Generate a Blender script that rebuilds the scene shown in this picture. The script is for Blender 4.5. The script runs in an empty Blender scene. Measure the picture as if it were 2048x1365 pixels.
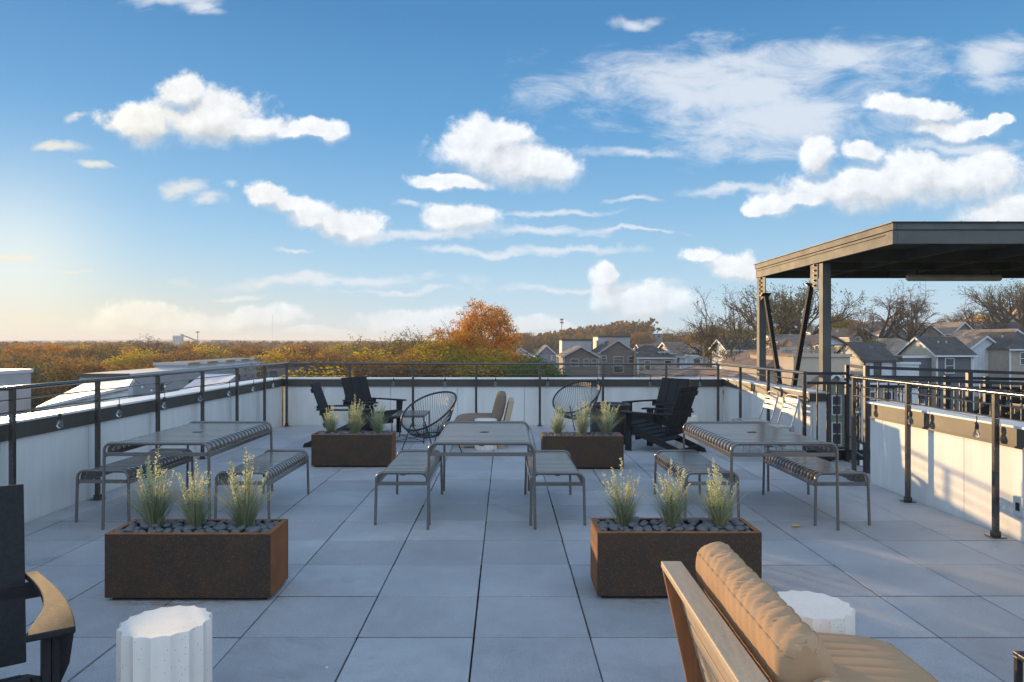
import bpy, math, random
from mathutils import Vector, Matrix, noise as mnoise
R = math.radians
PI = math.pi
sc = bpy.context.scene
COL = sc.collection

# ------------------------------------------------------------------ camera
cam = bpy.data.objects.new('camera', bpy.data.cameras.new('camera'))
COL.objects.link(cam); sc.camera = cam
EYE = 1.551
cam.location = (0, 0, EYE); cam.rotation_euler = (R(90), 0, 0)
cam.data.sensor_width = 36; cam.data.lens = 25.28
cam.data.shift_x = 0.0066
cam.data.clip_start = 0.05; cam.data.clip_end = 12000

# ------------------------------------------------------------------ sun + exposure
SUN_AZ, SUN_EL = 34.5, 5.3       # degrees left of the view axis, degrees up
sdir = Vector((-math.sin(R(SUN_AZ))*math.cos(R(SUN_EL)), math.cos(R(SUN_AZ))*math.cos(R(SUN_EL)), math.sin(R(SUN_EL))))
sl = bpy.data.lights.new('sun', 'SUN'); sl.energy = 5.0; sl.angle = R(0.55); sl.color = (1.0, 0.67, 0.33)
so = bpy.data.objects.new('sun', sl); COL.objects.link(so)
so.rotation_euler = sdir.to_track_quat('Z', 'Y').to_euler()
sc.view_settings.view_transform = 'Standard'; sc.view_settings.look = 'None'
sc.view_settings.exposure = 0.35; sc.view_settings.gamma = 1.0
sc.view_settings.use_curve_mapping = False

# ------------------------------------------------------------------ node helper
class NT:
    def __init__(s, tree):
        s.t = tree; s.n = tree.nodes; s.l = tree.links
        s.n.clear()
    def node(s, typ, **kw):
        nd = s.n.new(typ)
        for k, v in kw.items():
            setattr(nd, k, v)
        return nd
    def link(s, a, b): s.l.new(a, b)
    def put(s, sock, v):
        if v is None: return
        if hasattr(v, 'is_output') or isinstance(v, bpy.types.NodeSocket): s.l.new(v, sock)
        else: sock.default_value = v
    def math(s, op, a, b=None, c=None, clamp=False):
        nd = s.node('ShaderNodeMath', operation=op); nd.use_clamp = clamp
        s.put(nd.inputs[0], a); s.put(nd.inputs[1], b); s.put(nd.inputs[2], c)
        return nd.outputs[0]
    def vmath(s, op, a, b=None, c=None, scale=None):
        nd = s.node('ShaderNodeVectorMath', operation=op)
        s.put(nd.inputs[0], a); s.put(nd.inputs[1], b)
        if c is not None: s.put(nd.inputs[2], c)
        if scale is not None: s.put(nd.inputs['Scale'], scale)
        return nd
    def mix(s, f, a, b, blend='MIX'):
        nd = s.node('ShaderNodeMix', data_type='RGBA', blend_type=blend)
        s.put(nd.inputs[0], f); s.put(nd.inputs[6], a); s.put(nd.inputs[7], b)
        return nd.outputs[2]
    def noise(s, vec, scale, detail=4, rough=0.55, dist=0.0, col=False):
        nd = s.node('ShaderNodeTexNoise'); s.put(nd.inputs['Vector'], vec)
        nd.inputs['Scale'].default_value = scale; nd.inputs['Detail'].default_value = detail
        nd.inputs['Roughness'].default_value = rough; nd.inputs['Distortion'].default_value = dist
        return nd.outputs[1] if col else nd.outputs[0]
    def ramp(s, f, stops, interp='LINEAR'):
        nd = s.node('ShaderNodeValToRGB'); s.put(nd.inputs[0], f)
        nd.color_ramp.interpolation = interp
        e = nd.color_ramp.elements
        while len(e) > 1: e.remove(e[-1])
        e[0].position = stops[0][0]; e[0].color = rgba(stops[0][1])
        for p, c in stops[1:]:
            q = e.new(p); q.color = rgba(c)
        return nd.outputs[0]
    def mrange(s, v, a, b, c=0.0, d=1.0, smooth=True):
        nd = s.node('ShaderNodeMapRange'); nd.interpolation_type = 'SMOOTHSTEP' if smooth else 'LINEAR'
        s.put(nd.inputs[0], v)
        for i, q in enumerate((a, b, c, d)): s.put(nd.inputs[i+1], q)
        return nd.outputs[0]

def rgba(c):
    if isinstance(c, (int, float)): return (c, c, c, 1)
    return (c[0], c[1], c[2], 1)

# ------------------------------------------------------------------ world: Nishita sky + procedural clouds
w = bpy.data.worlds.new('World'); sc.world = w; w.use_nodes = True
def build_world():
    t = NT(w.node_tree)
    tc = t.node('ShaderNodeTexCoord').outputs['Generated']
    sep = t.node('ShaderNodeSeparateXYZ'); t.link(tc, sep.inputs[0])
    dx, dy, dz = sep.outputs
    sky = t.node('ShaderNodeTexSky', sky_type='NISHITA', sun_disc=False)
    sky.sun_elevation = R(9.0); sky.sun_rotation = R(-SUN_AZ)
    sky.altitude = 200; sky.air_density = 1.0; sky.dust_density = 0.6; sky.ozone_density = 2.6
    zc = t.math('MAXIMUM', dz, 0.012)
    cv = t.node('ShaderNodeCombineXYZ'); t.put(cv.inputs[0], dx); t.put(cv.inputs[1], dy); t.put(cv.inputs[2], zc)
    t.link(cv.outputs[0], sky.inputs[0])
    base = t.mix(1.0, sky.outputs[0], (SKYG[0], SKYG[1], SKYG[2], 1), 'MULTIPLY')
    elev = t.math('ARCSINE', dz)
    grad = t.ramp(t.math('DIVIDE', elev, 1.0), [(0.0, (0.50, 0.71, 0.86)), (0.07, (0.38, 0.65, 0.86)), (0.17, (0.235, 0.50, 0.78)), (0.29, (0.125, 0.365, 0.68)), (0.42, (0.075, 0.26, 0.54)), (1.0, (0.04, 0.17, 0.42))])
    base = t.mix(0.95, base, grad)
    # pale band low over the horizon, warm round the sun
    low = t.mrange(elev, 0.0, 0.36, 1.0, 0.0, smooth=False)
    low = t.math('POWER', low, 3.8)
    sund = t.vmath('DOT_PRODUCT', tc, (sdir.x, sdir.y, sdir.z)).outputs['Value']
    aur = t.math('MULTIPLY', t.math('POWER', t.math('MAXIMUM', sund, 0.0), 14.0), t.mrange(elev, 0.02, 0.17, 0.85, 0.08))
    hor = t.mix(aur, (0.60, 0.76, 0.86, 1), (0.95, 0.76, 0.40, 1))
    base = t.mix(t.math('MULTIPLY', low, 0.85), base, hor)
    core = t.math('POWER', t.math('MAXIMUM', sund, 0.0), 260.0)
    base = t.mix(t.math('MULTIPLY', core, 0.40), base, (1.15, 1.12, 0.95, 1))
    # clouds ahead: tangent-plane direction coordinates
    yy = t.math('MAXIMUM', dy, 0.08)
    u = t.math('DIVIDE', dx, yy); v = t.math('DIVIDE', dz, yy)
    p = t.node('ShaderNodeCombineXYZ'); t.put(p.inputs[0], u); t.put(p.inputs[1], v); P = p.outputs[0]
    wn = t.noise(P, 7.0, 5, 0.6, col=True)
    wv = t.vmath('MULTIPLY_ADD', wn, (0.10, 0.07, 0.0), (-0.05, -0.035, 0.0)).outputs[0]
    PW = t.vmath('ADD', P, wv).outputs[0]
    def field(blobs, src, gr=1.03):
        cur = None
        for (cx, cy, rx, ry) in blobs:
            cu, cvv = (cx-1010.5)/1438, (682.5-cy)/1438
            a, b = 1438.0/rx/gr, 1438.0/ry/gr
            q = t.vmath('MULTIPLY_ADD', src, (a, b, 0), (-cu*a, -cvv*b, 0)).outputs[0]
            d = t.vmath('LENGTH', q).outputs['Value']
            cur = d if cur is None else t.math('SMOOTH_MIN', cur, d, 0.25)
        return t.math('SUBTRACT', 1.0, cur)
    cum = [(425,228,115,62),(372,178,50,35),(275,245,70,42),(500,250,95,32),(600,258,70,18),(660,262,38,26),
           (540,402,46,28),(580,420,55,24),(625,438,55,26),(670,452,50,24),(715,463,52,32),
           (965,300,110,56),(1020,322,80,48),(1075,338,80,42),(900,365,100,18),(925,445,85,38),(1000,275,60,30),
           (1830,215,95,24),(1885,248,80,28),(1945,245,60,16),(1995,235,36,13),
           (1635,318,46,40),(1730,310,50,26),(1890,352,200,62),(1720,385,170,48),(1600,405,80,26),(1540,424,46,20),(2010,430,110,60),
           (1400,508,52,20),(1460,535,75,28),(1219,548,36,22),(1215,590,45,42),(1280,612,120,40),(1060,655,75,22),
           (510,640,105,32),(300,648,150,40),(840,648,120,32),(620,670,90,14)]
    wis = [(110,297,55,13),(185,332,40,9),(170,235,28,9),(385,368,60,20),(425,400,32,16),(470,377,20,9),
           (850,478,130,11),(970,508,130,9),(1090,428,130,9),(1090,468,130,12),(1130,505,130,9),(805,415,40,9),
           (650,558,290,13),(820,580,120,7),(480,585,60,6),(330,2,110,26),(395,25,50,20),(585,500,45,5),
           (1460,170,370,95),(1560,250,250,75),(1680,115,230,50),(1274,300,130,14),(1930,284,160,15),(1480,380,110,12),
           (1290,38,70,14),(1990,130,90,50),(1290,467,150,5),(1250,402,60,6),(30,514,60,7),(155,541,55,5),(40,622,110,8),(1170,572,200,10)]
    n1 = t.noise(P, 17.0, 11, 0.66)
    n1b = t.noise(t.vmath('ADD', P, (-0.012, 0.014, 0)).outputs[0], 17.0, 11, 0.66)
    PS = t.vmath('MULTIPLY', P, (1.0, 2.6, 1.0)).outputs[0]
    n2 = t.noise(PS, 9.0, 9, 0.66, dist=0.5)
    f1 = field(cum, PW)
    f1u = field(cum, t.vmath('ADD', PW, (-0.006, 0.016, 0)).outputs[0])
    gsh0 = t.math('SUBTRACT', f1, f1u)
    d1 = t.math('MULTIPLY_ADD', t.math('SUBTRACT', n1, 0.5), 1.5, f1)
    big = t.noise(P, 6.0, 3, 0.5)
    d1 = t.math('MULTIPLY_ADD', t.math('SUBTRACT', big, 0.5), 0.55, t.math('ADD', d1, 0.10))
    a1 = t.mrange(d1, -0.08, t.mrange(gsh0, -0.3, 0.3, 0.95, 0.34))
    f2 = field(wis, PW)
    d2 = t.math('MULTIPLY_ADD', t.math('SUBTRACT', n2, 0.52), 2.6, f2)
    a2 = t.math('MULTIPLY', t.mrange(d2, -0.25, 0.85), 0.80)
    gsh = t.math('MINIMUM', t.math('MAXIMUM', t.math('MULTIPLY', t.math('SUBTRACT', f1, f1u), 0.45), -0.16), 0.10)
    shade = t.math('MULTIPLY_ADD', t.math('SUBTRACT', n1b, n1), -0.75, gsh)
    core1 = t.mrange(d1, 0.3, 1.1, 0.0, 1.0)
    relief = t.math('ADD', shade, t.math('MULTIPLY', core1, -0.05), None)
    relief = t.math('ADD', relief, 1.0)
    warm = t.mix(t.math('POWER', t.math('MAXIMUM', sund, 0.0), 45.0), (0.86, 0.89, 0.93, 1), (1.0, 0.90, 0.66, 1))
    cc = t.vmath('SCALE', warm, scale=relief).outputs[0]
    # fade of the clouds into the pale band
    a1 = t.math('MULTIPLY', a1, t.mrange(elev, -0.02, 0.12, 0.45, 0.95))
    front = t.mrange(dy, 0.10, 0.30)
    up = t.mrange(elev, 0.0, 0.02)
    al = t.math('MULTIPLY', t.math('MAXIMUM', a1, a2), t.math('MULTIPLY', front, up))
    c2 = t.mix(t.math('MULTIPLY', a2, front), base, t.mix(1.0, warm, (0.95, 0.97, 1.0, 1), 'MULTIPLY'))
    c1 = t.mix(t.math('MULTIPLY', a1, t.math('MULTIPLY', front, up)), c2, cc)
    # the sky overhead and behind the viewer: bright unseen cloud cover added to light the shaded surfaces
    nb = t.noise(tc, 2.4, 7, 0.6)
    ab = t.mrange(nb, 0.36, 0.60)
    back = t.math('MULTIPLY', ab, t.math('SUBTRACT', 1.0, t.mrange(dy, -0.15, 0.55)))
    c1 = t.mix(t.math('MULTIPLY', back, up), c1, (BACK_FILL[0], BACK_FILL[1], BACK_FILL[2], 1))
    # below the horizon
    c1 = t.mix(t.mrange(dz, -0.03, 0.0), (0.16, 0.14, 0.12, 1), c1)
    bg = t.node('ShaderNodeBackground'); t.link(c1, bg.inputs[0]); bg.inputs[1].default_value = 0.80
    out = t.node('ShaderNodeOutputWorld'); t.link(bg.outputs[0], out.inputs[0])
SKYG = (0.10, 0.125, 0.15)
BACK_FILL = (1.08, 1.38, 1.80)
build_world()
w.cycles.sampling_method = 'MANUAL'; w.cycles.sample_map_resolution = 512

sc.cycles.max_bounces = 6; sc.cycles.diffuse_bounces = 3; sc.cycles.glossy_bounces = 3
sc.cycles.transmission_bounces = 6; sc.cycles.transparent_max_bounces = 8
sc.cycles.use_denoising = True
sc.cycles.caustics_reflective = False; sc.cycles.caustics_refractive = False

# ------------------------------------------------------------------ materials
def new_mat(name):
    m = bpy.data.materials.new(name); m.use_nodes = True
    return m, NT(m.node_tree)

def pbr(name, c1, c2=None, scale=6.0, rough=0.6, rvar=0.1, metal=0.0, bump=0.0, bscale=60.0, speck=None, detail=5,
        stretch=None, spec=0.5, isl=0.0, lo=0.35, hi=0.65):
    m, t = new_mat(name)
    tc = t.node('ShaderNodeTexCoord').outputs['Object']
    oi = t.node('ShaderNodeObjectInfo').outputs['Random']
    vec = t.vmath('ADD', tc, t.vmath('SCALE', (13.0, 7.0, 5.0), scale=oi).outputs[0]).outputs[0]
    if stretch: vec2 = t.vmath('MULTIPLY', vec, stretch).outputs[0]
    else: vec2 = vec
    n = t.noise(vec2, scale, detail, 0.6)
    c2 = c2 or tuple(x*0.8 for x in c1)
    col = t.mix(t.mrange(n, lo, hi, smooth=False), rgba(c1), rgba(c2))
    if speck:
        vo = t.node('ShaderNodeTexVoronoi'); t.put(vo.inputs['Vector'], vec); vo.inputs['Scale'].default_value = speck[0]
        k = t.math('LESS_THAN', vo.outputs['Distance'], speck[1])
        # only some of the cells carry a speck
        sp = t.node('ShaderNodeSeparateColor'); t.link(vo.outputs['Color'], sp.inputs[0])
        k = t.math('MULTIPLY', k, t.math('GREATER_THAN', sp.outputs[0], speck[3] if len(speck) > 3 else 0.5))
        col = t.mix(k, col, rgba(speck[2]))
    if isl:
        g = t.node('ShaderNodeNewGeometry').outputs['Random Per Island']
        f = t.math('MULTIPLY_ADD', g, isl*2, 1-isl)
        col = t.vmath('SCALE', col, scale=f).outputs[0]
    b = t.node('ShaderNodeBsdfPrincipled'); t.put(b.inputs['Base Color'], col)
    rn = t.math('MULTIPLY_ADD', t.math('SUBTRACT', n, 0.5), rvar*2, rough, clamp=True)
    t.put(b.inputs['Roughness'], rn); b.inputs['Metallic'].default_value = metal
    b.inputs['Specular IOR Level'].default_value = spec
    if bump:
        bn = t.node('ShaderNodeBump'); bn.inputs['Strength'].default_value = bump; bn.inputs['Distance'].default_value = 0.01
        t.put(bn.inputs['Height'], t.noise(vec, bscale, 4, 0.6)); t.link(bn.outputs[0], b.inputs['Normal'])
    o = t.node('ShaderNodeOutputMaterial'); t.link(b.outputs[0], o.inputs[0])
    return m

def leaf_mat(name, cols, trans=0.45, objvar=0.25, bigscale=0.6):
    m, t = new_mat(name)
    g = t.node('ShaderNodeNewGeometry').outputs['Random Per Island']
    tc = t.node('ShaderNodeTexCoord').outputs['Object']
    oi = t.node('ShaderNodeObjectInfo').outputs['Random']
    vec = t.vmath('ADD', tc, t.vmath('SCALE', (53.0, 37.0, 15.0), scale=oi).outputs[0]).outputs[0]
    n = t.noise(vec, bigscale, 3, 0.6)
    f = t.math('ADD', t.math('MULTIPLY', g, 0.5), t.math('MULTIPLY_ADD', n, 1.3, -0.4), clamp=True)
    k = len(cols)
    col = t.ramp(f, [(i/(k-1), c) for i, c in enumerate(cols)])
    f2 = t.math('MULTIPLY_ADD', oi, objvar*2, 1-objvar)
    col = t.vmath('SCALE', col, scale=f2).outputs[0]
    d = t.node('ShaderNodeBsdfDiffuse'); t.link(col, d.inputs[0])
    tr = t.node('ShaderNodeBsdfTranslucent'); t.link(col, tr.inputs[0])
    ms = t.node('ShaderNodeMixShader'); ms.inputs[0].default_value = trans
    t.link(d.outputs[0], ms.inputs[1]); t.link(tr.outputs[0], ms.inputs[2])
    o = t.node('ShaderNodeOutputMaterial'); t.link(ms.outputs[0], o.inputs[0])
    return m

def glass_mat(name):
    m, t = new_mat(name)
    b = t.node('ShaderNodeBsdfPrincipled'); b.inputs['Base Color'].default_value = (1, 1, 1, 1)
    b.inputs['Roughness'].default_value = 0.02; b.inputs['Transmission Weight'].default_value = 1.0; b.inputs['IOR'].default_value = 1.45
    o = t.node('ShaderNodeOutputMaterial'); t.link(b.outputs[0], o.inputs[0])
    return m

def floor_mat():
    m, t = new_mat('concrete_paver')
    tc = t.node('ShaderNodeTexCoord').outputs['Object']
    g = t.node('ShaderNodeNewGeometry').outputs['Random Per Island']
    n = t.noise(tc, 1.3, 5, 0.6); n2 = t.noise(tc, 260.0, 3, 0.7); n3 = t.noise(tc, 9.0, 5, 0.65)
    col = t.mix(t.mrange(n, 0.3, 0.7), (0.455, 0.448, 0.445, 1), (0.370, 0.366, 0.368, 1))
    col = t.vmath('SCALE', col, scale=t.math('MULTIPLY_ADD', g, 0.24, 0.88)).outputs[0]
    col = t.vmath('SCALE', col, scale=t.mrange(n2, 0.3, 0.7, 0.70, 1.30, smooth=False)).outputs[0]
    col = t.vmath('SCALE', col, scale=t.mrange(n3, 0.3, 0.7, 0.92, 1.07, smooth=False)).outputs[0]
    # hairline dirt marks and water stains
    st_ = t.noise(t.vmath('ADD', tc, (3.1, 7.7, 0)).outputs[0], 0.9, 8, 0.72, dist=1.2)
    col = t.vmath('SCALE', col, scale=t.mrange(st_, 0.55, 0.66, 1.0, 0.84)).outputs[0]
    for sca, th, keep, c in ((45.0, 0.10, 0.75, (0.75, 0.74, 0.72, 1)), (30.0, 0.09, 0.8, (0.2, 0.2, 0.21, 1)), (6.0, 0.045, 0.80, (0.85, 0.85, 0.85, 1))):
        vo = t.node('ShaderNodeTexVoronoi'); t.put(vo.inputs['Vector'], tc); vo.inputs['Scale'].default_value = sca
        sp = t.node('ShaderNodeSeparateColor'); t.link(vo.outputs['Color'], sp.inputs[0])
        k = t.math('MULTIPLY', t.math('LESS_THAN', vo.outputs['Distance'], th), t.math('GREATER_THAN', sp.outputs[0], keep))
        col = t.mix(k, col, c)
    # rust stains washed out from under the steel planters
    sx = t.node('ShaderNodeSeparateXYZ'); t.link(tc, sx.inputs[0])
    for (cx, cy, rx) in ((-1.9, 4.26, 0.62), (1.04, 4.29, 0.60), (-1.9, 8.80, 0.6), (0.94, 8.67, 0.6)):
        d = t.vmath('MULTIPLY_ADD', tc, (1/rx, 1/0.085, 0), (-cx/rx, -cy/0.085, 0)).outputs[0]
        dl = t.vmath('LENGTH', d).outputs['Value']
        k = t.math('MULTIPLY', t.mrange(dl, 1.0, 0.2), t.mrange(t.noise(tc, 11.0, 4, 0.6), 0.46, 0.62))
        col = t.mix(t.math('MULTIPLY', k, 0.75), col, (0.30, 0.13, 0.035, 1))
    b = t.node('ShaderNodeBsdfPrincipled'); t.put(b.inputs['Base Color'], col)
    t.put(b.inputs['Roughness'], t.mrange(n3, 0.3, 0.7, 0.36, 0.52, smooth=False)); b.inputs['Specular IOR Level'].default_value = 0.6
    bn = t.node('ShaderNodeBump'); bn.inputs['Strength'].default_value = 1.0; bn.inputs['Distance'].default_value = 0.009
    t.put(bn.inputs['Height'], t.noise(tc, 120.0, 4, 0.7)); t.link(bn.outputs[0], b.inputs['Normal'])
    o = t.node('ShaderNodeOutputMaterial'); t.link(b.outputs[0], o.inputs[0])
    return m

def shingle_mat(name, c):
    m, t = new_mat(name)
    tc = t.node('ShaderNodeTexCoord').outputs['Object']
    br = t.node('ShaderNodeTexBrick'); 
    sx = t.node('ShaderNodeSeparateXYZ'); t.link(tc, sx.inputs[0])
    cv = t.node('ShaderNodeCombineXYZ')
    t.put(cv.inputs[0], t.math('ADD', sx.outputs[0], sx.outputs[1])); t.put(cv.inputs[1], sx.outputs[2])
    t.link(cv.outputs[0], br.inputs['Vector'])
    br.inputs['Scale'].default_value = 2.2; br.inputs['Brick Width'].default_value = 0.9; br.inputs['Row Height'].default_value = 0.28
    br.inputs['Mortar Size'].default_value = 0.03
    br.inputs['Color1'].default_value = rgba(c); br.inputs['Color2'].default_value = rgba(tuple(x*0.72 for x in c))
    br.inputs['Mortar'].default_value = rgba(tuple(x*0.45 for x in c))
    n = t.noise(tc, 1.2, 6, 0.65)
    col = t.vmath('SCALE', br.outputs[0], scale=t.mrange(n, 0.3, 0.7, 0.75, 1.2, smooth=False)).outputs[0]
    b = t.node('ShaderNodeBsdfPrincipled'); t.put(b.inputs['Base Color'], col); b.inputs['Roughness'].default_value = 0.92
    b.inputs['Specular IOR Level'].default_value = 0.15
    o = t.node('ShaderNodeOutputMaterial'); t.link(b.outputs[0], o.inputs[0])
    return m

def siding_mat(name, c, vertical=False, pitch=0.2):
    m, t = new_mat(name)
    tc = t.node('ShaderNodeTexCoord').outputs['Object']
    sx = t.node('ShaderNodeSeparateXYZ'); t.link(tc, sx.inputs[0])
    a = t.math('ADD', sx.outputs[0], sx.outputs[1]) if vertical else sx.outputs[2]
    fr = t.math('FRACT', t.math('DIVIDE', a, pitch))
    k = t.mrange(fr, 0.0, 0.14, 0.55, 1.0) if not vertical else t.mrange(fr, 0.0, 0.12, 0.6, 1.0)
    n = t.noise(tc, 1.7, 6, 0.6)
    col = t.vmath('SCALE', rgba(c)[:3], scale=t.math('MULTIPLY', k, t.mrange(n, 0.3, 0.7, 0.85, 1.08, smooth=False))).outputs[0]
    b = t.node('ShaderNodeBsdfPrincipled'); t.put(b.inputs['Base Color'], col); b.inputs['Roughness'].default_value = 0.75
    bn = t.node('ShaderNodeBump'); bn.inputs['Strength'].default_value = 0.5; bn.inputs['Distance'].default_value = 0.02
    t.put(bn.inputs['Height'], fr); t.link(bn.outputs[0], b.inputs['Normal'])
    o = t.node('ShaderNodeOutputMaterial'); t.link(b.outputs[0], o.inputs[0])
    return m

M = {}
M['paver'] = floor_mat()
M['membrane'] = pbr('dark_underlay', (0.03, 0.03, 0.03), rough=0.9)
M['wall'] = pbr('white_wall_panel', (0.79, 0.76, 0.70), (0.70, 0.675, 0.63), scale=2.2, rough=0.55, bump=0.05, bscale=90, stretch=(3.0, 3.0, 0.5), detail=7)
M['fascia'] = pbr('dark_bronze_flashing', (0.080, 0.066, 0.050), (0.066, 0.056, 0.045), scale=3, rough=0.55, rvar=0.08)
M['cap'] = pbr('white_coping', (0.86, 0.85, 0.83), (0.72, 0.70, 0.66), scale=2.5, rough=0.4, bump=0.03)
M['black'] = pbr('black_steel_paint', (0.018, 0.018, 0.020), (0.030, 0.029, 0.030), scale=14, rough=0.38, bump=0.04, bscale=160)
M['rail'] = pbr('bronze_black_rail_paint', (0.034, 0.027, 0.021), (0.046, 0.036, 0.028), scale=20, rough=0.2, rvar=0.04, spec=1.0, bump=0.05, bscale=140)
M['anthracite'] = pbr('anthracite_powder_coat', (0.125, 0.108, 0.095), (0.11, 0.097, 0.086), scale=10, rough=0.17, rvar=0.01, spec=1.0)
M['pergola'] = pbr('grey_bronze_steel', (0.145, 0.138, 0.122), (0.115, 0.11, 0.10), scale=4, rough=0.62, bump=0.06, bscale=180, spec=0.25)
M['poly'] = pbr('black_poly_lumber', (0.014, 0.014, 0.015), (0.024, 0.023, 0.023), scale=9, rough=0.74, rvar=0.04, bump=0.07, bscale=70, stretch=(1, 6, 6), spec=0.3)
M['cord'] = pbr('black_cord', (0.014, 0.014, 0.016), rough=0.45)
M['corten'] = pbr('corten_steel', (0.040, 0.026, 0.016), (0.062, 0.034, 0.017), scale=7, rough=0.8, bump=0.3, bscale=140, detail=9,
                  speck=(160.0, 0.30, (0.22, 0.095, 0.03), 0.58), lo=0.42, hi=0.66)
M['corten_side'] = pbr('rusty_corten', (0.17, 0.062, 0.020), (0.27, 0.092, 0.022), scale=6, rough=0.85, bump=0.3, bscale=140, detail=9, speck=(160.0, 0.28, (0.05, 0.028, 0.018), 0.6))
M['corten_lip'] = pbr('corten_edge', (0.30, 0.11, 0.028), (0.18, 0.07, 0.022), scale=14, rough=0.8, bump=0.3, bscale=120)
M['stone'] = pbr('river_stone', (0.135, 0.135, 0.138), (0.075, 0.076, 0.080), scale=18, rough=0.6, bump=0.15, bscale=90)
M['terrazzo'] = pbr('white_terrazzo', (0.76, 0.69, 0.60), (0.70, 0.63, 0.55), scale=7, rough=0.55, bump=0.04, bscale=200,
                    speck=(95.0, 0.16, (0.16, 0.13, 0.11), 0.70))
M['teak'] = pbr('weathered_teak', (0.50, 0.36, 0.22), (0.40, 0.30, 0.20), scale=9, rough=0.6, bump=0.2, bscale=60, stretch=(7, 0.8, 7), detail=7)
M['joint'] = pbr('joint_shade_black', (0.012, 0.012, 0.013), rough=0.95, spec=0.1)
M['teak_dark'] = pbr('oiled_teak', (0.40, 0.16, 0.06), (0.30, 0.12, 0.045), scale=9, rough=0.5, bump=0.15, bscale=60, stretch=(7, 7, 0.8), detail=7)
M['cush_tan'] = pbr('tan_outdoor_fabric', (0.50, 0.315, 0.18), (0.46, 0.29, 0.165), scale=5, rough=0.95, bump=0.35, bscale=420, spec=0.1)
M['cush_grey'] = pbr('taupe_outdoor_fabric', (0.25, 0.18, 0.13), (0.21, 0.155, 0.115), scale=5, rough=0.95, bump=0.2, bscale=300, spec=0.1)
M['silver'] = pbr('pale_grey_metal', (0.36, 0.36, 0.355), (0.31, 0.31, 0.31), scale=10, rough=0.4, metal=0.1)
M['drum'] = pbr('hammered_black_drum', (0.020, 0.020, 0.021), (0.04, 0.035, 0.03), scale=10, rough=0.45, bump=0.9, bscale=26)
M['glass'] = glass_mat('clear_bulb_glass')
M['filament'] = pbr('bulb_filament', (0.55, 0.42, 0.25), rough=0.4)
M['beige_plastic'] = pbr('tan_metal_housing', (0.82, 0.72, 0.54), rough=0.5)
M['outlet'] = pbr('clear_grey_plastic', (0.62, 0.61, 0.58), rough=0.3)
M['dark'] = pbr('dark_opening', (0.02, 0.02, 0.022), rough=0.4)
M['leafdrop'] = pbr('fallen_leaf', (0.55, 0.38, 0.06), rough=0.7)
M['bark'] = pbr('tree_bark', (0.10, 0.075, 0.055), (0.06, 0.047, 0.036), scale=3, rough=0.95, spec=0.1)
M['twig'] = pbr('bare_twigs', (0.15, 0.105, 0.075), (0.09, 0.066, 0.048), scale=0.8, rough=0.95, spec=0.1, isl=0.25)
M['lf_orange'] = leaf_mat('orange_leaves', [(0.32, 0.10, 0.015), (0.56, 0.21, 0.025), (0.72, 0.33, 0.035), (0.55, 0.33, 0.04)])
M['lf_yellow'] = leaf_mat('yellow_green_leaves', [(0.16, 0.17, 0.03), (0.42, 0.33, 0.04), (0.66, 0.42, 0.04), (0.50, 0.26, 0.03)])
M['lf_brown'] = leaf_mat('russet_leaves', [(0.15, 0.08, 0.035), (0.32, 0.16, 0.05), (0.42, 0.22, 0.055), (0.26, 0.19, 0.06)])
M['lf_olive'] = leaf_mat('olive_leaves', [(0.08, 0.085, 0.03), (0.17, 0.16, 0.045), (0.27, 0.22, 0.06), (0.19, 0.12, 0.05)])
M['lf_green'] = leaf_mat('green_leaves', [(0.03, 0.05, 0.012), (0.07, 0.11, 0.02), (0.14, 0.17, 0.03), (0.09, 0.10, 0.02)])
M['blade'] = leaf_mat('grass_blades', [(0.13, 0.17, 0.12), (0.26, 0.30, 0.17), (0.42, 0.42, 0.25), (0.34, 0.20, 0.15)], 0.4, 0.1, 3.0)
M['flower'] = leaf_mat('flower_spikes', [(0.42, 0.48, 0.20), (0.64, 0.67, 0.33), (0.72, 0.66, 0.42), (0.56, 0.32, 0.27)], 0.5, 0.1, 6.0)
M['ground'] = pbr('autumn_ground', (0.075, 0.07, 0.03), (0.13, 0.095, 0.045), scale=0.05, rough=1.0, detail=8, spec=0.05)
M['hill'] = pbr('far_wooded_hill', (0.10, 0.085, 0.05), (0.14, 0.10, 0.05), scale=0.02, rough=1.0, detail=9, spec=0.05)
M['rf_dark'] = shingle_mat('dark_shingle', (0.11, 0.098, 0.09))
M['rf_brown'] = shingle_mat('brown_shingle', (0.30, 0.205, 0.155))
M['rf_tan'] = shingle_mat('tan_shingle', (0.36, 0.27, 0.20))
M['rf_white'] = pbr('white_roof_membrane', (0.52, 0.53, 0.56), (0.45, 0.46, 0.49), scale=0.4, rough=0.6)
M['s_white'] = siding_mat('white_siding', (0.70, 0.70, 0.69))
M['s_whitev'] = siding_mat('white_board_batten', (0.68, 0.69, 0.70), True, 0.45)
M['s_white_sunlit'] = siding_mat('sunlit_white_siding', (0.68, 0.63, 0.54))  # white siding with the sun's warmth put into its colour, for one gable end
M['s_cream'] = siding_mat('cream_siding', (0.62, 0.53, 0.40))
M['s_grey'] = siding_mat('grey_siding', (0.23, 0.25, 0.27))
M['s_slate'] = siding_mat('dark_slate_siding', (0.12, 0.128, 0.14))
M['s_wood'] = siding_mat('dark_wood_siding', (0.17, 0.135, 0.115), True, 0.3)
M['s_tan'] = siding_mat('tan_siding', (0.42, 0.34, 0.26))
M['s_batten'] = siding_mat('dark_board_batten', (0.18, 0.16, 0.14), True, 0.5)
M['s_green'] = siding_mat('sage_green_siding', (0.25, 0.30, 0.22))
M['s_yellow'] = siding_mat('ochre_siding', (0.58, 0.38, 0.13))
M['s_greyt'] = pbr('grey_metal_panel', (0.40, 0.39, 0.385), (0.33, 0.33, 0.33), scale=0.5, rough=0.6)
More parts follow.
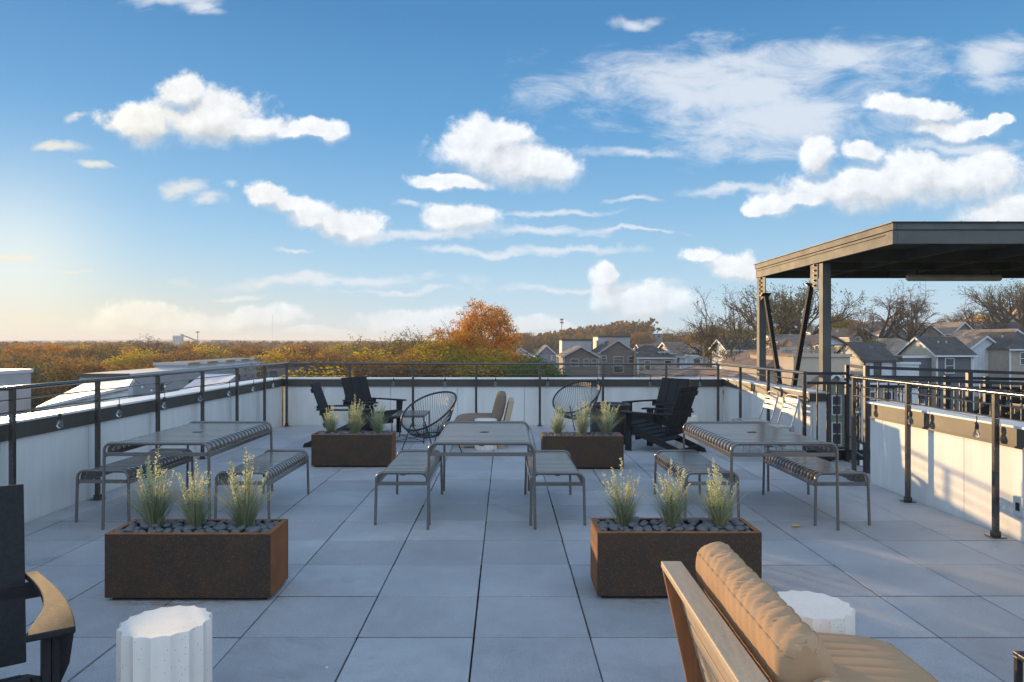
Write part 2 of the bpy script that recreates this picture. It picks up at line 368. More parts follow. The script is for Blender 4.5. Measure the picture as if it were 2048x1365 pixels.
M['s_beige'] = pbr('beige_stucco', (0.52, 0.43, 0.32), (0.46, 0.38, 0.29), scale=0.6, rough=0.9)
M['s_brick'] = siding_mat('taupe_wall', (0.33, 0.28, 0.25), False, 0.3)
M['concrete'] = pbr('pale_concrete', (0.46, 0.44, 0.42), (0.38, 0.36, 0.35), scale=0.2, rough=0.9)
M['trim'] = pbr('white_trim', (0.72, 0.72, 0.72), rough=0.6)
M['trimd'] = pbr('dark_trim', (0.06, 0.055, 0.05), rough=0.6)
M['pane'] = pbr('window_pane', (0.20, 0.22, 0.25), (0.08, 0.09, 0.10), scale=0.9, rough=0.12, metal=0.75)
M['pole'] = pbr('weathered_pole', (0.22, 0.18, 0.15), rough=0.9)

# ------------------------------------------------------------------ mesh builder
class MB:
    def __init__(s): s.v = []; s.f = []
    def add(s, vs, fs):
        o = len(s.v); s.v += [tuple(v) for v in vs]; s.f += [tuple(i+o for i in f) for f in fs]; return s
    def box(s, x0, x1, y0, y1, z0, z1, mtx=None):
        vs = [(x0,y0,z0),(x1,y0,z0),(x1,y1,z0),(x0,y1,z0),(x0,y0,z1),(x1,y0,z1),(x1,y1,z1),(x0,y1,z1)]
        if mtx is not None: vs = [mtx @ Vector(v) for v in vs]
        return s.add(vs, [(0,3,2,1),(4,5,6,7),(0,1,5,4),(1,2,6,5),(2,3,7,6),(3,0,4,7)])
    def beam(s, p0, p1, wd, ht, up=(0,0,1)):
        p0, p1 = Vector(p0), Vector(p1); d = (p1-p0); L = d.length; d.normalize()
        u = Vector(up)
        if abs(u.dot(d)) > 0.98: u = Vector((0,1,0))
        side = d.cross(u).normalized(); u2 = side.cross(d).normalized()
        vs = []
        for p in (p0, p1):
            for a, b in ((-1,-1),(1,-1),(1,1),(-1,1)):
                vs.append(p + side*(a*wd/2) + u2*(b*ht/2))
        return s.add(vs, [(3,2,1,0),(4,5,6,7),(0,1,5,4),(1,2,6,5),(2,3,7,6),(3,0,4,7)])
    def tube(s, path, r, n=8, closed=False, cap=True, radii=None):
        P = [Vector(p) for p in path]; m = len(P)
        tang = []
        for i in range(m):
            if closed: d = P[(i+1) % m] - P[i-1]
            elif i == 0: d = P[1]-P[0]
            elif i == m-1: d = P[-1]-P[-2]
            else: d = (P[i+1]-P[i]).normalized() + (P[i]-P[i-1]).normalized()
            tang.append(d.normalized() if d.length > 1e-9 else Vector((0,0,1)))
        ref = Vector((0,0,1)) if abs(tang[0].z) < 0.9 else Vector((1,0,0))
        nrm = (ref - tang[0]*ref.dot(tang[0])).normalized()
        vs = []
        for i in range(m):
            nrm = (nrm - tang[i]*nrm.dot(tang[i]))
            if nrm.length < 1e-6: nrm = tang[i].orthogonal()
            nrm.normalize(); bi = tang[i].cross(nrm)
            rr = radii[i] if radii else r
            for k in range(n):
                a = 2*PI*k/n
                vs.append(P[i] + nrm*(rr*math.cos(a)) + bi*(rr*math.sin(a)))
        fs = []
        for i in range(m if closed else m-1):
            j = (i+1) % m
            for k in range(n):
                q = (k+1) % n
                fs.append((i*n+k, i*n+q, j*n+q, j*n+k))
        if cap and not closed:
            fs.append(tuple(reversed(range(n)))); fs.append(tuple((m-1)*n+k for k in range(n)))
        return s.add(vs, fs)
    def prism(s, poly, a0, a1, axis='z'):
        n = len(poly)
        def mk(p, a):
            return {'z': (p[0], p[1], a), 'y': (p[0], a, p[1]), 'x': (a, p[0], p[1])}[axis]
        vs = [mk(p, a0) for p in poly] + [mk(p, a1) for p in poly]
        fs = [tuple(reversed(range(n))), tuple(range(n, 2*n))] + [(i, (i+1) % n, n+(i+1) % n, n+i) for i in range(n)]
        return s.add(vs, fs)
    def lathe(s, prof, n=24, c=(0,0,0), rf=None):
        vs = []; m = len(prof)
        for (r, z) in prof:
            for k in range(n):
                a = 2*PI*k/n; rr = r*(rf(a) if rf else 1)
                vs.append((c[0]+rr*math.cos(a), c[1]+rr*math.sin(a), c[2]+z))
        fs = [(i*n+k, i*n+(k+1) % n, (i+1)*n+(k+1) % n, (i+1)*n+k) for i in range(m-1) for k in range(n)]
        fs.append(tuple(reversed(range(n)))); fs.append(tuple((m-1)*n+k for k in range(n)))
        return s.add(vs, fs)
    def build(s, name, mat, parent=None, smooth=False, bevel=0, label=None, sub=0, recalc=True):
        me = bpy.data.meshes.new(name); me.from_pydata(s.v, [], s.f)
        if recalc:
            import bmesh
            bm = bmesh.new(); bm.from_mesh(me); bmesh.ops.recalc_face_normals(bm, faces=bm.faces); bm.to_mesh(me); bm.free()
        me.materials.append(M[mat] if isinstance(mat, str) else mat)
        if smooth:
            me.polygons.foreach_set('use_smooth', [True]*len(me.polygons))
            me.set_sharp_from_angle(angle=R(42))
        o = bpy.data.objects.new(name, me); COL.objects.link(o)
        if parent: o.parent = parent
        if bevel:
            b = o.modifiers.new('bevel', 'BEVEL'); b.width = bevel; b.segments = 2; b.limit_method = 'ANGLE'; b.angle_limit = R(50)
        if sub:
            b = o.modifiers.new('sub', 'SUBSURF'); b.levels = sub; b.render_levels = sub
        if label: o['label'] = label
        return o

def tag(o, label, cat, group=None):
    o['label'] = label; o['category'] = cat
    if group: o['group'] = group
    return o
def structure(o): o['kind'] = 'structure'; return o
def thing(name, label, cat, loc=(0,0,0), rz=0.0, group=None):
    o = bpy.data.objects.new(name, None); COL.objects.link(o); o.empty_display_size = 0.2
    o.location = loc; o.rotation_euler = (0, 0, rz)
    return tag(o, label, cat, group)
def dup(root, loc, rz=0.0, label=None, scale=None, cat=None, group=None):
    r = root.copy(); COL.objects.link(r); r.location = loc; r.rotation_euler = (0, 0, rz)
    if label: r['label'] = label
    if cat: r['category'] = cat
    if group: r['group'] = group
    if scale is not None: r.scale = scale if hasattr(scale, '__len__') else (scale,)*3
    for ch in list(root.children):
        c = ch.copy(); COL.objects.link(c); c.parent = r
        for g in list(ch.children):
            d = g.copy(); COL.objects.link(d); d.parent = c
    return r
def at(px, Y): return (px-1010.5)*Y/1438.0          # world X of a photo column at depth Y
def zt(py, Y): return EYE-(py-682.5)*Y/1438.0       # world Z of a photo row at depth Y
def lerp(a, b, t): return a+(b-a)*t
def sstep(a, b, x):
    t = min(1, max(0, (x-a)/(b-a))); return t*t*(3-2*t)
# ================================================================== the roof deck
TS = 0.6098
def pavers():
    rnd = random.Random(4)
    mb = MB(); g = 0.0035
    x0 = -0.1647; y0 = 3.766
    for i in range(-8, 9):
        for j in range(-9, 17):
            xa, xb = x0+i*TS, x0+(i+1)*TS; ya, yb = y0+j*TS, y0+(j+1)*TS
            xa = max(xa, -4.095); xb = min(xb, 4.40 if (7.9 < (ya+yb)/2 < 9.45) else 3.995); yb = min(yb, 13.245)
            if xb-xa < 0.05 or yb-ya < 0.05: continue
            dz = rnd.uniform(-0.0018, 0.0018); sx = rnd.uniform(-0.0018, 0.0018)
            xa += g*1.15+sx; xb -= g*1.15-sx; ya += g*1.75; yb -= g*1.75
            b = 0.003
            vs = [(xa,ya,-0.05),(xb,ya,-0.05),(xb,yb,-0.05),(xa,yb,-0.05),
                  (xa,ya,dz-b),(xb,ya,dz-b),(xb,yb,dz-b),(xa,yb,dz-b),
                  (xa+b,ya+b,dz),(xb-b,ya+b,dz),(xb-b,yb-b,dz),(xa+b,yb-b,dz)]
            fs = [(0,1,5,4),(1,2,6,5),(2,3,7,6),(3,0,4,7),(4,5,9,8),(5,6,10,9),(6,7,11,10),(7,4,8,11),(8,9,10,11)]
            mb.add(vs, fs)
    structure(mb.build('deck_floor', 'paver', recalc=False))
    jb = MB()  # black strips added in the cross gaps to stand in for their shade
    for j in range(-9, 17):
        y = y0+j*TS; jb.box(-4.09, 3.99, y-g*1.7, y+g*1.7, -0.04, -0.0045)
    structure(jb.build('joint_shade_strips', 'joint'))
pavers()
structure(MB().box(-4.1, 4.44, -2.2, 13.25, -0.30, -0.07).build('roof_underlay', 'membrane'))
structure(MB().box(-4.36, 4.24, -2.2, 13.5, -10.5, -0.302).build('building_base', 's_brick'))

# ---- parapets: wall panels, dark flashing band, white coping
def parapet(name, label, axis, face, thick, a0, a1, ztop0, ztop1, zb0, zb1, seams, endcap=False):
    """axis 'y': wall runs along Y with its inner face at x=face, body towards thick (signed)."""
    t = thing(name, label, 'parapet wall', (0, 0, 0))
    sg = 1 if thick > 0 else -1
    pan = MB(); cuts = [a0]+sorted(s for s in seams if a0+0.05 < s < a1-0.05)+[a1]
    for k in range(len(cuts)-1):
        p, q = cuts[k]+0.003, cuts[k+1]-0.003
        za = lerp(zb0, zb1, (p-a0)/(a1-a0)); zb = lerp(zb0, zb1, (q-a0)/(a1-a0))
        f0, f1 = face, face+sg*0.03
        if axis == 'y':
            vs = [(f0,p,-0.06),(f1,p,-0.06),(f1,q,-0.06),(f0,q,-0.06),(f0,p,za+.01),(f1,p,za+.01),(f1,q,zb+.01),(f0,q,zb+.01)]
        else:
            vs = [(p,f0,-0.06),(p,f1,-0.06),(q,f1,-0.06),(q,f0,-0.06),(p,f0,za+.01),(p,f1,za+.01),(q,f1,zb+.01),(q,f0,zb+.01)]
        pan.add(vs, [(0,1,2,3),(4,5,6,7),(0,1,5,4),(1,2,6,5),(2,3,7,6),(3,0,4,7)])
    pan.build('wall_panel', 'wall', t, bevel=0.0015)
    def slab(mbx, d0, d1, l0, l1, h0, h1):      # a long slab between depths d0..d1, tapering heights
        va = [(l0, lerp(*h0, 0)), (l1, 0)]
        pts = []
        for L in (l0, l1):
            f = (L-a0)/(a1-a0)
            lo, hi = lerp(h0[0], h0[1], f), lerp(h1[0], h1[1], f)
            for d in (d0, d1):
                for z in (lo, hi):
                    pts.append((d, L, z) if axis == 'y' else (L, d, z))
        mbx.add(pts, [(0,1,3,2),(4,6,7,5),(0,2,6,4),(1,5,7,3),(0,4,5,1),(2,3,7,6)])
    core = MB(); slab(core, face+sg*0.034, face+thick, a0+0.002, a1-0.002, (-0.3, -0.3), (ztop0-0.012, ztop1-0.012))
    core.build('wall_core', 'wall', t)
    fa = MB(); slab(fa, face-sg*0.022, face+sg*0.028, a0-0.004, a1+0.004, (zb0, zb1), (ztop0-0.006, ztop1-0.006))
    # hemmed drip edge at the bottom of the band
    slab(fa, face-sg*0.030, face-sg*0.023, a0-0.004, a1+0.004, (zb0-0.012, zb1-0.012), (zb0+0.006, zb1+0.006))
    fa.build('flashing', 'fascia', t, bevel=0.002)
    if endcap:
        e = MB()
        if endcap == 'lo': e.box(face-sg*0.02, face+thick, a0-0.020, a0-0.005, zb0, ztop0-0.006)
        else: e.box(face-sg*0.02, face+thick, a1+0.005, a1+0.020, zb1, ztop1-0.006)
        e.build('end_flashing', 'fascia', t)
    cp = MB(); slab(cp, face-sg*0.034, face+thick+sg*0.03, a0-0.02, a1+0.02, (ztop0-0.005, ztop1-0.005), (ztop0+0.016, ztop1+0.016))
    cp.build('coping', 'cap', t, bevel=0.004)
    return t
parapet('parapet_wall', 'white panelled parapet under the left railing with a dark band and white coping', 'y', -4.10, -0.25, -2.2, 13.22, 0.885, 0.862, 0.757, 0.738,
        [13.25-1.235*k for k in range(14)])
parapet('parapet_wall', 'white panelled parapet across the far end of the terrace', 'x', 13.25, 0.25, -4.09, 4.01, 0.852, 0.847, 0.728, 0.724,
        [-3.35+1.235*k for k in range(8)])
parapet('parapet_wall', 'short half sunlit parapet on the right between the far corner and the gate', 'y', 4.02, 0.214, 9.477, 13.22, 0.866, 0.860, 0.757, 0.74,
        [10.6, 11.75, 12.9], endcap='lo')
parapet('parapet_wall', 'sunlit white parapet on the near right with shadows of railing and furniture', 'y', 4.00, 0.214, -2.2, 7.88, 0.885, 0.872, 0.727, 0.727,
        [7.62, 6.27, 5.05, 3.8, 2.5, 1.2], endcap=False)

# ---- railings
def railing(label, p0, p1, posts, ztop0, ztop1, cat='railing', endpost=True):
    """p0->p1 straight run; posts = list of fractions."""
    t = thing('railing', label, cat, (p0[0], p0[1], 0))
    d = Vector((p1[0]-p0[0], p1[1]-p0[1], 0)); L = d.length; u = d.normalized()
    mb = MB(); 
    side = Vector((-u.y, u.x, 0))
    # flattened round top rail
    n = 12; ring = []
    prof = [(0.026*math.cos(2*PI*k/n), 0.019*math.sin(2*PI*k/n)) for k in range(n)]
    vs = []
    for (q, z) in ((0.0, ztop0), (L, ztop1)):
        for (a, b) in prof:
            vs.append(u*q + side*a + Vector((0, 0, z-0.019+b)))
    fs = [(k, (k+1) % n, n+(k+1) % n, n+k) for k in range(n)] + [tuple(reversed(range(n))), tuple(range(n, 2*n))]
    mb.add(vs, fs); mb.build('top_rail', 'rail', t, smooth=True)
    for dz in (-0.115, -0.215):
        MB().tube([Vector((0,0,ztop0+dz)), u*L+Vector((0,0,ztop1+dz))], 0.0065, 8).build('rod', 'rail', t, smooth=True)
    for f in posts:
        c = u*(f*L); zz = lerp(ztop0, ztop1, f)-0.030
        m = Matrix.Translation(c) @ Matrix.Rotation(math.atan2(u.y, u.x), 4, 'Z')
        p = MB().box(-0.020, 0.020, -0.020, 0.020, 0.006, zz, m).build('post', 'rail', t, bevel=0.004)
        MB().box(-0.055, 0.055, -0.055, 0.055, 0.0025, 0.010, m).box(-0.027, 0.027, -0.027, 0.027, 0.0105, 0.05, m).build('base_flange', 'rail', p, bevel=0.002)
    return t
RY = [13.1-1.2125*k for k in range(0, 13)]
def fr(vals, a, b): return [(v-a)/(b-a) for v in vals]
LA = -2.0
railing('long bronze rod railing along the left parapet with a sunlit top rail', (-3.975, 13.1), (-4.01, LA), fr([13.08]+RY[1:], 13.1, LA), 1.165, 1.215)
railing('dark rod railing across the far end in front of the trees and houses', (-3.975, 13.1), (3.87, 13.1), [ (x+3.975)/7.845 for x in (-2.83,-1.68,-0.53,0.63,1.78,2.93)], 1.160, 1.147)
railing('short dark rod railing on the right between the far corner and the gate', (3.87, 13.1), (3.87, 9.28), [0.006, 0.33, 0.66, 0.994], 1.147, 1.160)
railing('sunlit bronze rod railing on the near right in front of the string lights', (3.88, 8.02), (3.88, LA), [0.002]+fr([6.93, 5.69, 4.45, 3.2, 2.0, 0.8, -0.4], 8.02, LA), 1.168, 1.150)

# ---- picketed steel panels of the gate and the stair behind
def picket_panel(t, p0, p1, ztop, zbot, second=0.123, pitch=0.11, pickets='picket_infill', bar=0.030, z1=None):
    z1 = ztop if z1 is None else z1
    a, b = Vector((p0[0], p0[1], 0)), Vector((p1[0], p1[1], 0)); L = (b-a).length
    for dz in (0, -second): MB().beam(a+Vector((0,0,ztop+dz-0.02)), b+Vector((0,0,z1+dz-0.02)), bar, bar+0.006).build('frame_bar', 'black', t, bevel=0.002)
    MB().beam(a+Vector((0,0,zbot)), b+Vector((0,0,zbot)), bar, bar).build('frame_bar', 'black', t, bevel=0.002)
    pk = MB(); n = max(2, int(L/pitch))
    for i in range(1, n):
        f = i/n; c = a.lerp(b, f); zt_ = lerp(ztop, z1, f)-second-0.03
        pk.box(c.x-0.0075, c.x+0.0075, c.y-0.0075, c.y+0.0075, zbot+0.01, zt_)
    pk.build(pickets, 'black', t)
def posts(t, pts, s=0.022):
    for (x, y, z0, z1) in pts:
        MB().box(x-s, x+s, y-s, y+s, z0, z1).build('post', 'black', t, bevel=0.003)
gt = thing('gate', 'black steel picket gate between the short right railing and the stair', 'gate', (0,0,0))
picket_panel(gt, (3.90, 9.285), (4.41, 9.285), 1.152, 0.17, pitch=0.115)
posts(gt, [(4.42, 9.30, -0.3, 1.245)])
MB().box(3.92, 4.9, 9.36, 9.43, 0.0, 0.13).build('threshold_curb', 'black', gt, bevel=0.004)
g2 = thing('gate', 'narrow black picket side panel standing open at the right gap in the parapet', 'gate', (0,0,0))
picket_panel(g2, (4.445, 9.24), (4.27, 8.48), 1.252, 0.32, pitch=0.13)
MB().beam((4.445, 9.24, 0.15), (4.27, 8.48, 0.15), 0.03, 0.03).build('kick_bar', 'black', g2)
f1 = thing('stair_railing', 'tall black picket railing of the outside stair, nearer of the two', 'railing', (0,0,0))
picket_panel(f1, (4.26, 8.44), (8.6, 8.30), 1.262, 0.0, pitch=0.115, z1=1.10)
posts(f1, [(4.245, 8.45, -0.3, 1.265), (5.42, 8.40, -0.3, 1.19), (6.6, 8.36, -0.3, 1.15), (7.8, 8.33, -0.3, 1.11)], 0.028)
f2 = thing('stair_railing', 'lower black picket railing on the far side of the outside stair', 'railing', (0,0,0))
picket_panel(f2, (4.46, 9.32), (9.0, 9.50), 1.115, -0.35, pitch=0.115, z1=1.03)
posts(f2, [(5.75, 9.37, -0.6, 1.10), (6.28, 9.39, -0.6, 1.09), (7.45, 9.44, -0.6, 1.07)], 0.026)
st = thing('metal_stair', 'black steel stair with sloping stringers behind the picket railings', 'stair', (0,0,0))
for y in (8.55, 9.2):
    MB().beam((5.15, y, 0.10), (7.7, y, 1.42), 0.03, 0.2).build('stringer', 'black', st)
tr = MB()
for k in range(9):
    f = (k+0.5)/9; tr.box(lerp(5.15,7.7,f)-0.14, lerp(5.15,7.7,f)+0.14, 8.57, 9.18, lerp(0.10,1.42,f)-0.01, lerp(0.10,1.42,f)+0.02)
tr.build('tread', 'black', st)
MB().box(4.42, 9.0, 8.46, 9.30, -0.30, -0.06).build('landing', 'black', st)

# ---- pergola (flat steel canopy)
pg = thing('canopy', 'flat roofed grey bronze steel canopy on slim columns beyond the right parapet', 'canopy', (0,0,0))
X0, X1, YN, YF, ZT = 4.18, 9.6, 7.75, 12.05, 2.825
MB().box(X0+0.05, X1-0.05, YN+0.05, YF-0.05, ZT-0.075, ZT-0.03).build('roof_panel', 'pergola', pg)
for (nm, z0, z1, o) in (('upper_fascia', ZT-0.073, ZT, 0.0), ('beam', ZT-0.224, ZT-0.078, 0.012)):
    for k, (xa, xb, ya, yb) in enumerate(((X0+o, X0+o+0.04, YN+o, YF-o), (X1-o-0.04, X1-o, YN+o, YF-o),
                           (X0+o+0.042, X1-o-0.042, YN+o, YN+o+0.04), (X0+o+0.042, X1-o-0.042, YF-o-0.04, YF-o))):
        MB().box(xa, xb, ya, yb, z0, z1).build(nm, 'pergola', pg, bevel=0.003)
MB().box(X0-0.02, X1+0.02, YN-0.02, YF+0.02, ZT+0.002, ZT+0.012).build('drip_edge', 'trimd', pg)
# inset web of the channel on the long side and end plate near the corner
MB().box(X0-0.006, X0+0.011, YN+0.16, YF-0.1, ZT-0.112, ZT-0.100).box(X0-0.006, X0+0.011, YN-0.0, YN+0.145, ZT-0.228, ZT-0.085).build('edge_channel', 'pergola', pg)
for x in (5.3, 6.4, 7.5, 8.6):
    MB().box(x, x+0.08, YN+0.07, YF-0.07, ZT-0.20, ZT-0.08).build('joist', 'pergola', pg)
for y in (9.55, 10.7):
    MB().box(X0+0.07, X1-0.07, y, y+0.08, ZT-0.215, ZT-0.079).build('cross_beam', 'pergola', pg)
for (x, y, z0) in ((4.24, 9.60, -3.0), (4.215, 11.93, 0.862), (9.3, 9.6, -3.0), (9.3, 11.9, -3.0)):
    c = MB().box(x, x+0.008, y, y+0.12, z0, ZT-0.226).box(x+0.104, x+0.112, y, y+0.12, z0, ZT-0.226).box(x+0.009, x+0.103, y+0.004, y+0.012, z0, ZT-0.227).box(x+0.009, x+0.103, y+0.108, y+0.116, z0, ZT-0.227).build('column', 'pergola', pg, bevel=0.002)
    MB().box(x-0.05, x+0.16, y-0.03, y+0.15, z0-0.002+0.018, z0+0.030).build('base_plate', 'pergola', c)
XB = 4.20
for (yt, ztp, yb, gy0, gy1, gz0, gz1) in ((11.72, 2.30, 11.12, 11.70, 11.92, 2.28, 2.63), (9.98, 2.33, 10.58, 9.74, 9.97, 2.30, 2.63)):
    b = MB().beam((XB+0.045, yt, ztp), (XB+0.045, yb, 0.885), 0.062, 0.062, up=(1,0,0)).build('brace', 'poly', pg, bevel=0.004)
    MB().box(XB-0.03, XB+0.12, yb-0.09, yb+0.09, 0.878, 0.890).build('base_plate', 'black', b)
    dd = Vector((0, yt-yb, ztp-0.885)).normalized()
    MB().beam(Vector((XB+0.045, yt, ztp)), Vector((XB+0.045, yt, ztp))+dd*0.012, 0.11, 0.15, up=(1,0,0)).build('cap_plate', 'black', b)
    g = MB().prism([(gy0, gz1), (gy1, gz1), (gy1, gz0-0.06 if gy1 > 11 else gz0+0.02), (gy0, gz0+0.02 if gy1 > 11 else gz0-0.06)], XB+0.03, XB+0.042, 'x').build('gusset_plate', 'pergola', pg)
    col_y = gy1-0.05 if gy1 > 11 else gy0+0.07
    for k in range(5):
        bl = MB()
        zc_ = gz1-0.05-k*0.068
        bl.box(XB+0.006, XB+0.03, col_y-0.013, col_y+0.013, zc_-0.013, zc_+0.013).box(XB-0.004, XB+0.006, col_y-0.006, col_y+0.006, zc_-0.006, zc_+0.006)
        bl.build('bolt', 'black', g)
for px in (1838, 1912, 1986):
    x = at(px, 7.95); MB().prism([(x-0.05, ZT+0.013), (x+0.035, ZT+0.013), (x+0.035, ZT+0.05), (x+0.025, ZT+0.05)], 7.9, 8.0, 'y').build('roof_clip', 'beige_plastic', pg)
lf = thing('ceiling_heater', 'long tan tube shaped fixture hanging under the far side of the canopy roof', 'ceiling fixture', (0,0,0))
xa, xb = at(1814, 10.8), at(2001, 10.8)
MB().lathe([(0.001,0),(0.040,0.0),(0.048,0.012),(0.048,xb-xa-0.012),(0.040,xb-xa),(0.001,xb-xa)], 16).build('housing', 'beige_plastic', lf, smooth=True)
h = lf.children[0]; h.rotation_euler = (0, R(90), 0); h.location = (xa, 10.8, 2.500)
h.scale = (1.05, 1.0, 1.0)
for x in (xa+0.15, xb-0.15): MB().box(x-0.012, x+0.012, 10.79, 10.81, 2.545, 2.632).build('bracket', 'black', lf)

# ---- string lights
def bulb(parent, loc, sub=True):
    x, y, z = loc
    c = MB().tube([(x, y, z), (x+0.004, y, z-0.03), (x, y, z-0.055)], 0.004, 6)
    c.lathe([(0.006,-0.095+0.04),(0.014,-0.062),(0.0175,-0.075),(0.0175,-0.108),(0.0135,-0.110)], 12, (x, y, z))
    b = c.build('bulb_socket', 'cord', parent, smooth=True)
    MB().lathe([(0.0115,-0.1105),(0.014,-0.122),(0.024,-0.143),(0.0275,-0.160),(0.024,-0.177),(0.014,-0.188),(0.002,-0.191)], 16, (x, y, z)).build('bulb_glass', 'glass', b, smooth=True)
    MB().tube([(x-0.004,y,z-0.112),(x-0.006,y,z-0.165),(x+0.006,y,z-0.165),(x+0.004,y,z-0.112)], 0.0012, 4).build('bulb_filament', 'filament', b)
def string(label, p0, p1, z0, z1, pos, off):
    t = thing('string_light', label, 'string light', (0,0,0), group=None)
    a, b = Vector(p0), Vector(p1)
    pts = []; rr = random.Random(len(pos)*7)
    N = 60
    for i in range(N+1):
        f = i/N; q = a.lerp(b, f); pts.append((q.x+off[0], q.y+off[1], lerp(z0, z1, f)+0.010*math.sin(f*N*0.9)+rr.uniform(-.003,.003)))
    MB().tube(pts, 0.0035, 6).build('cable', 'cord', t, smooth=True)
    for f in pos:
        q = a.lerp(b, f); bulb(t, (q.x+off[0], q.y+off[1], lerp(z0, z1, f)-0.002))
string('string of clear bulbs along the lower rod of the left railing', (-3.975, 13.0, 0), (-4.01, LA, 0), 0.945, 0.985, fr([12.3,11.32,10.34,9.36,8.38,7.40,6.42,5.44,4.46,3.4,2.4], 13.0, LA), (0.014, 0))
string('string of clear bulbs along the far railing', (-3.9, 13.1, 0), (3.82, 13.1, 0), 0.935, 0.925, [(at(px,13.1)+3.9)/7.72 for px in (686,786.4,890,990.7,1095.4,1195.4,1300,1400)], (0, -0.014))
string('string of clear bulbs along the near right railing', (3.88, 8.0, 0), (3.88, LA, 0), 0.945, 0.925, fr([7.88,6.86,5.90,4.92,3.94,2.96], 8.0, LA), (-0.014, 0))
string('string of clear bulbs hung on the stair railing', (4.3, 8.41, 0), (8.4, 8.28, 0), 1.0, 0.93, [(x-4.3)/4.1 for x in (at(1842,8.4), at(2008,8.4))], (0, -0.03))
# outlets on the walls
def outlet(x, y, z, wd, ht, label):
    t = thing('outlet_box', label, 'outlet', (x, y, z))
    MB().box(-0.035, 0.0, -wd/2, wd/2, -ht/2, ht/2).build('cover', 'outlet', t, bevel=0.006)
    MB().box(-0.040, -0.0355, -wd*0.18, wd*0.18, -ht*0.20, ht*0.20).build('socket_plate', 'dark', t)
outlet(3.998, 5.56, 0.27, 0.11, 0.155, 'grey plastic outlet box on the sunlit near right parapet')
outlet(4.018, 10.05, 0.31, 0.075, 0.11, 'small outlet box on the shaded wall behind the pale metal chairs')
# corner post shared by the left and far railings is in the left railing
# ================================================================== furniture
def slatted(kind, label, cat, wdt, L, H, loc, rz=0.0, group=None, hole=False):
    t = thing(kind, label, cat, loc, rz, group)
    r = 0.062; w2 = wdt/2; drop = 0.085
    def path(inset, ztop):
        pts = [(-w2+inset, H-drop)]
        for k in range(7):
            a = PI - k*(PI/2)/6; pts.append((-w2+inset+r+r*math.cos(a), ztop-r+r*math.sin(a)))
        for k in range(7):
            a = PI/2 - k*(PI/2)/6; pts.append((w2-inset-r+r*math.cos(a), ztop-r+r*math.sin(a)))
        pts.append((w2-inset, H-drop)); return pts
    mb = MB(); n = int(round(L/(0.084 if hole else 0.072))); pitch = (L-0.05)/n
    P = path(0.006, H-0.004)
    for i in range(n):
        yc = -L/2+0.025+pitch*(i+0.5); hw = pitch*0.265
        if hole and i in (n//2,): pass
        vs = []; m = len(P)
        for j, (x, z) in enumerate(P):
            a = P[max(0, j-1)]; b = P[min(m-1, j+1)]
            d = Vector((b[0]-a[0], b[1]-a[1])).normalized(); nx, nz = -d.y, d.x
            # crowned slat: edges a little lower than the centre line
            for (yy, o) in ((-hw, -0.004), (-hw*0.96, -0.0012), (-hw*0.88, 0.0), (hw*0.88, 0.0), (hw*0.96, -0.0012), (hw, -0.004), (hw, -0.020), (-hw, -0.020)):
                vs.append((x+nx*o, yc+yy, z+nz*o))
        fs = []
        for j in range(m-1):
            for k in range(8):
                q = (k+1) % 8; fs.append((j*8+k, j*8+q, (j+1)*8+q, (j+1)*8+k))
        fs.append(tuple(range(8))); fs.append(tuple((m-1)*8+k for k in range(8)))
        mb.add(vs, fs)
    mb.build('slatted_top', 'anthracite', t, smooth=False)
    for sy in (-1, 1):
        y = sy*(L/2-0.012)
        MB().tube([(x, y, z) for (x, z) in path(0.0, H-0.002)], 0.0122, 10).build('end_frame', 'anthracite', t, smooth=True)
        MB().box(-w2+0.014, w2-0.014, y-0.005, y+0.005, H-drop-0.024, H-drop+0.008).build('crossbar', 'anthracite', t, bevel=0.002)
        for sx in (-1, 1):
            MB().tube([(sx*w2, y, H-drop), (sx*(w2+0.008), y+sy*0.004, 0.0)], 0.0122, 10).build('leg', 'anthracite', t, smooth=True)
            # gusset with three drilled holes at each end of the side rail
            bx = sx*(w2-0.045)
    for sx in (-1, 1):
        MB().box(sx*w2-0.005, sx*w2+0.005, -L/2+0.026, L/2-0.026, H-drop-0.034, H-drop+0.002).build('side_rail', 'anthracite', t, bevel=0.002)
    MB().box(-0.02, 0.02, -L/2+0.03, L/2-0.03, H-0.030, H-0.013).build('centre_rib', 'anthracite', t)
    if hole:
        MB().lathe([(0.001, H-0.003), (0.040, H-0.003), (0.042, H+0.0015), (0.028, H+0.003), (0.026, H-0.001), (0.001, H-0.001)], 24).build('parasol_hole_cap', 'anthracite', t, smooth=True)
    return t
tb = slatted('slatted_table', 'dark slatted metal table in the middle of the terrace between the planters', 'table', 0.865, 1.55, 0.712, (-0.195, 6.68, 0), group='slatted metal dining tables', hole=True)
dup(tb, (-2.862, 6.68, 0), R(-0.6), 'dark slatted metal table on the left beside the left parapet')
dup(tb, (2.283, 6.66, 0), R(0.4), 'dark slatted metal table on the right near the gate')
bn = slatted('slatted_bench', 'dark slatted bench on the left side of the middle table', 'bench', 0.44, 1.23, 0.442, (-0.868, 6.67, 0), group='slatted metal benches')
dup(bn, (0.436, 6.65, 0), R(0.5), 'dark slatted bench on the right side of the middle table')
dup(bn, (-3.435, 6.76, 0), R(-1), 'dark slatted bench between the left table and the left parapet')
dup(bn, (-2.222, 6.68, 0), 0, 'dark slatted bench on the inner side of the left table')
dup(bn, (1.742, 6.67, 0), 0, 'dark slatted bench on the inner side of the right table, behind the grass planter')
dup(bn, (2.832, 6.65, 0), 0, 'dark slatted bench on the outer side of the right table, nearest the gate')

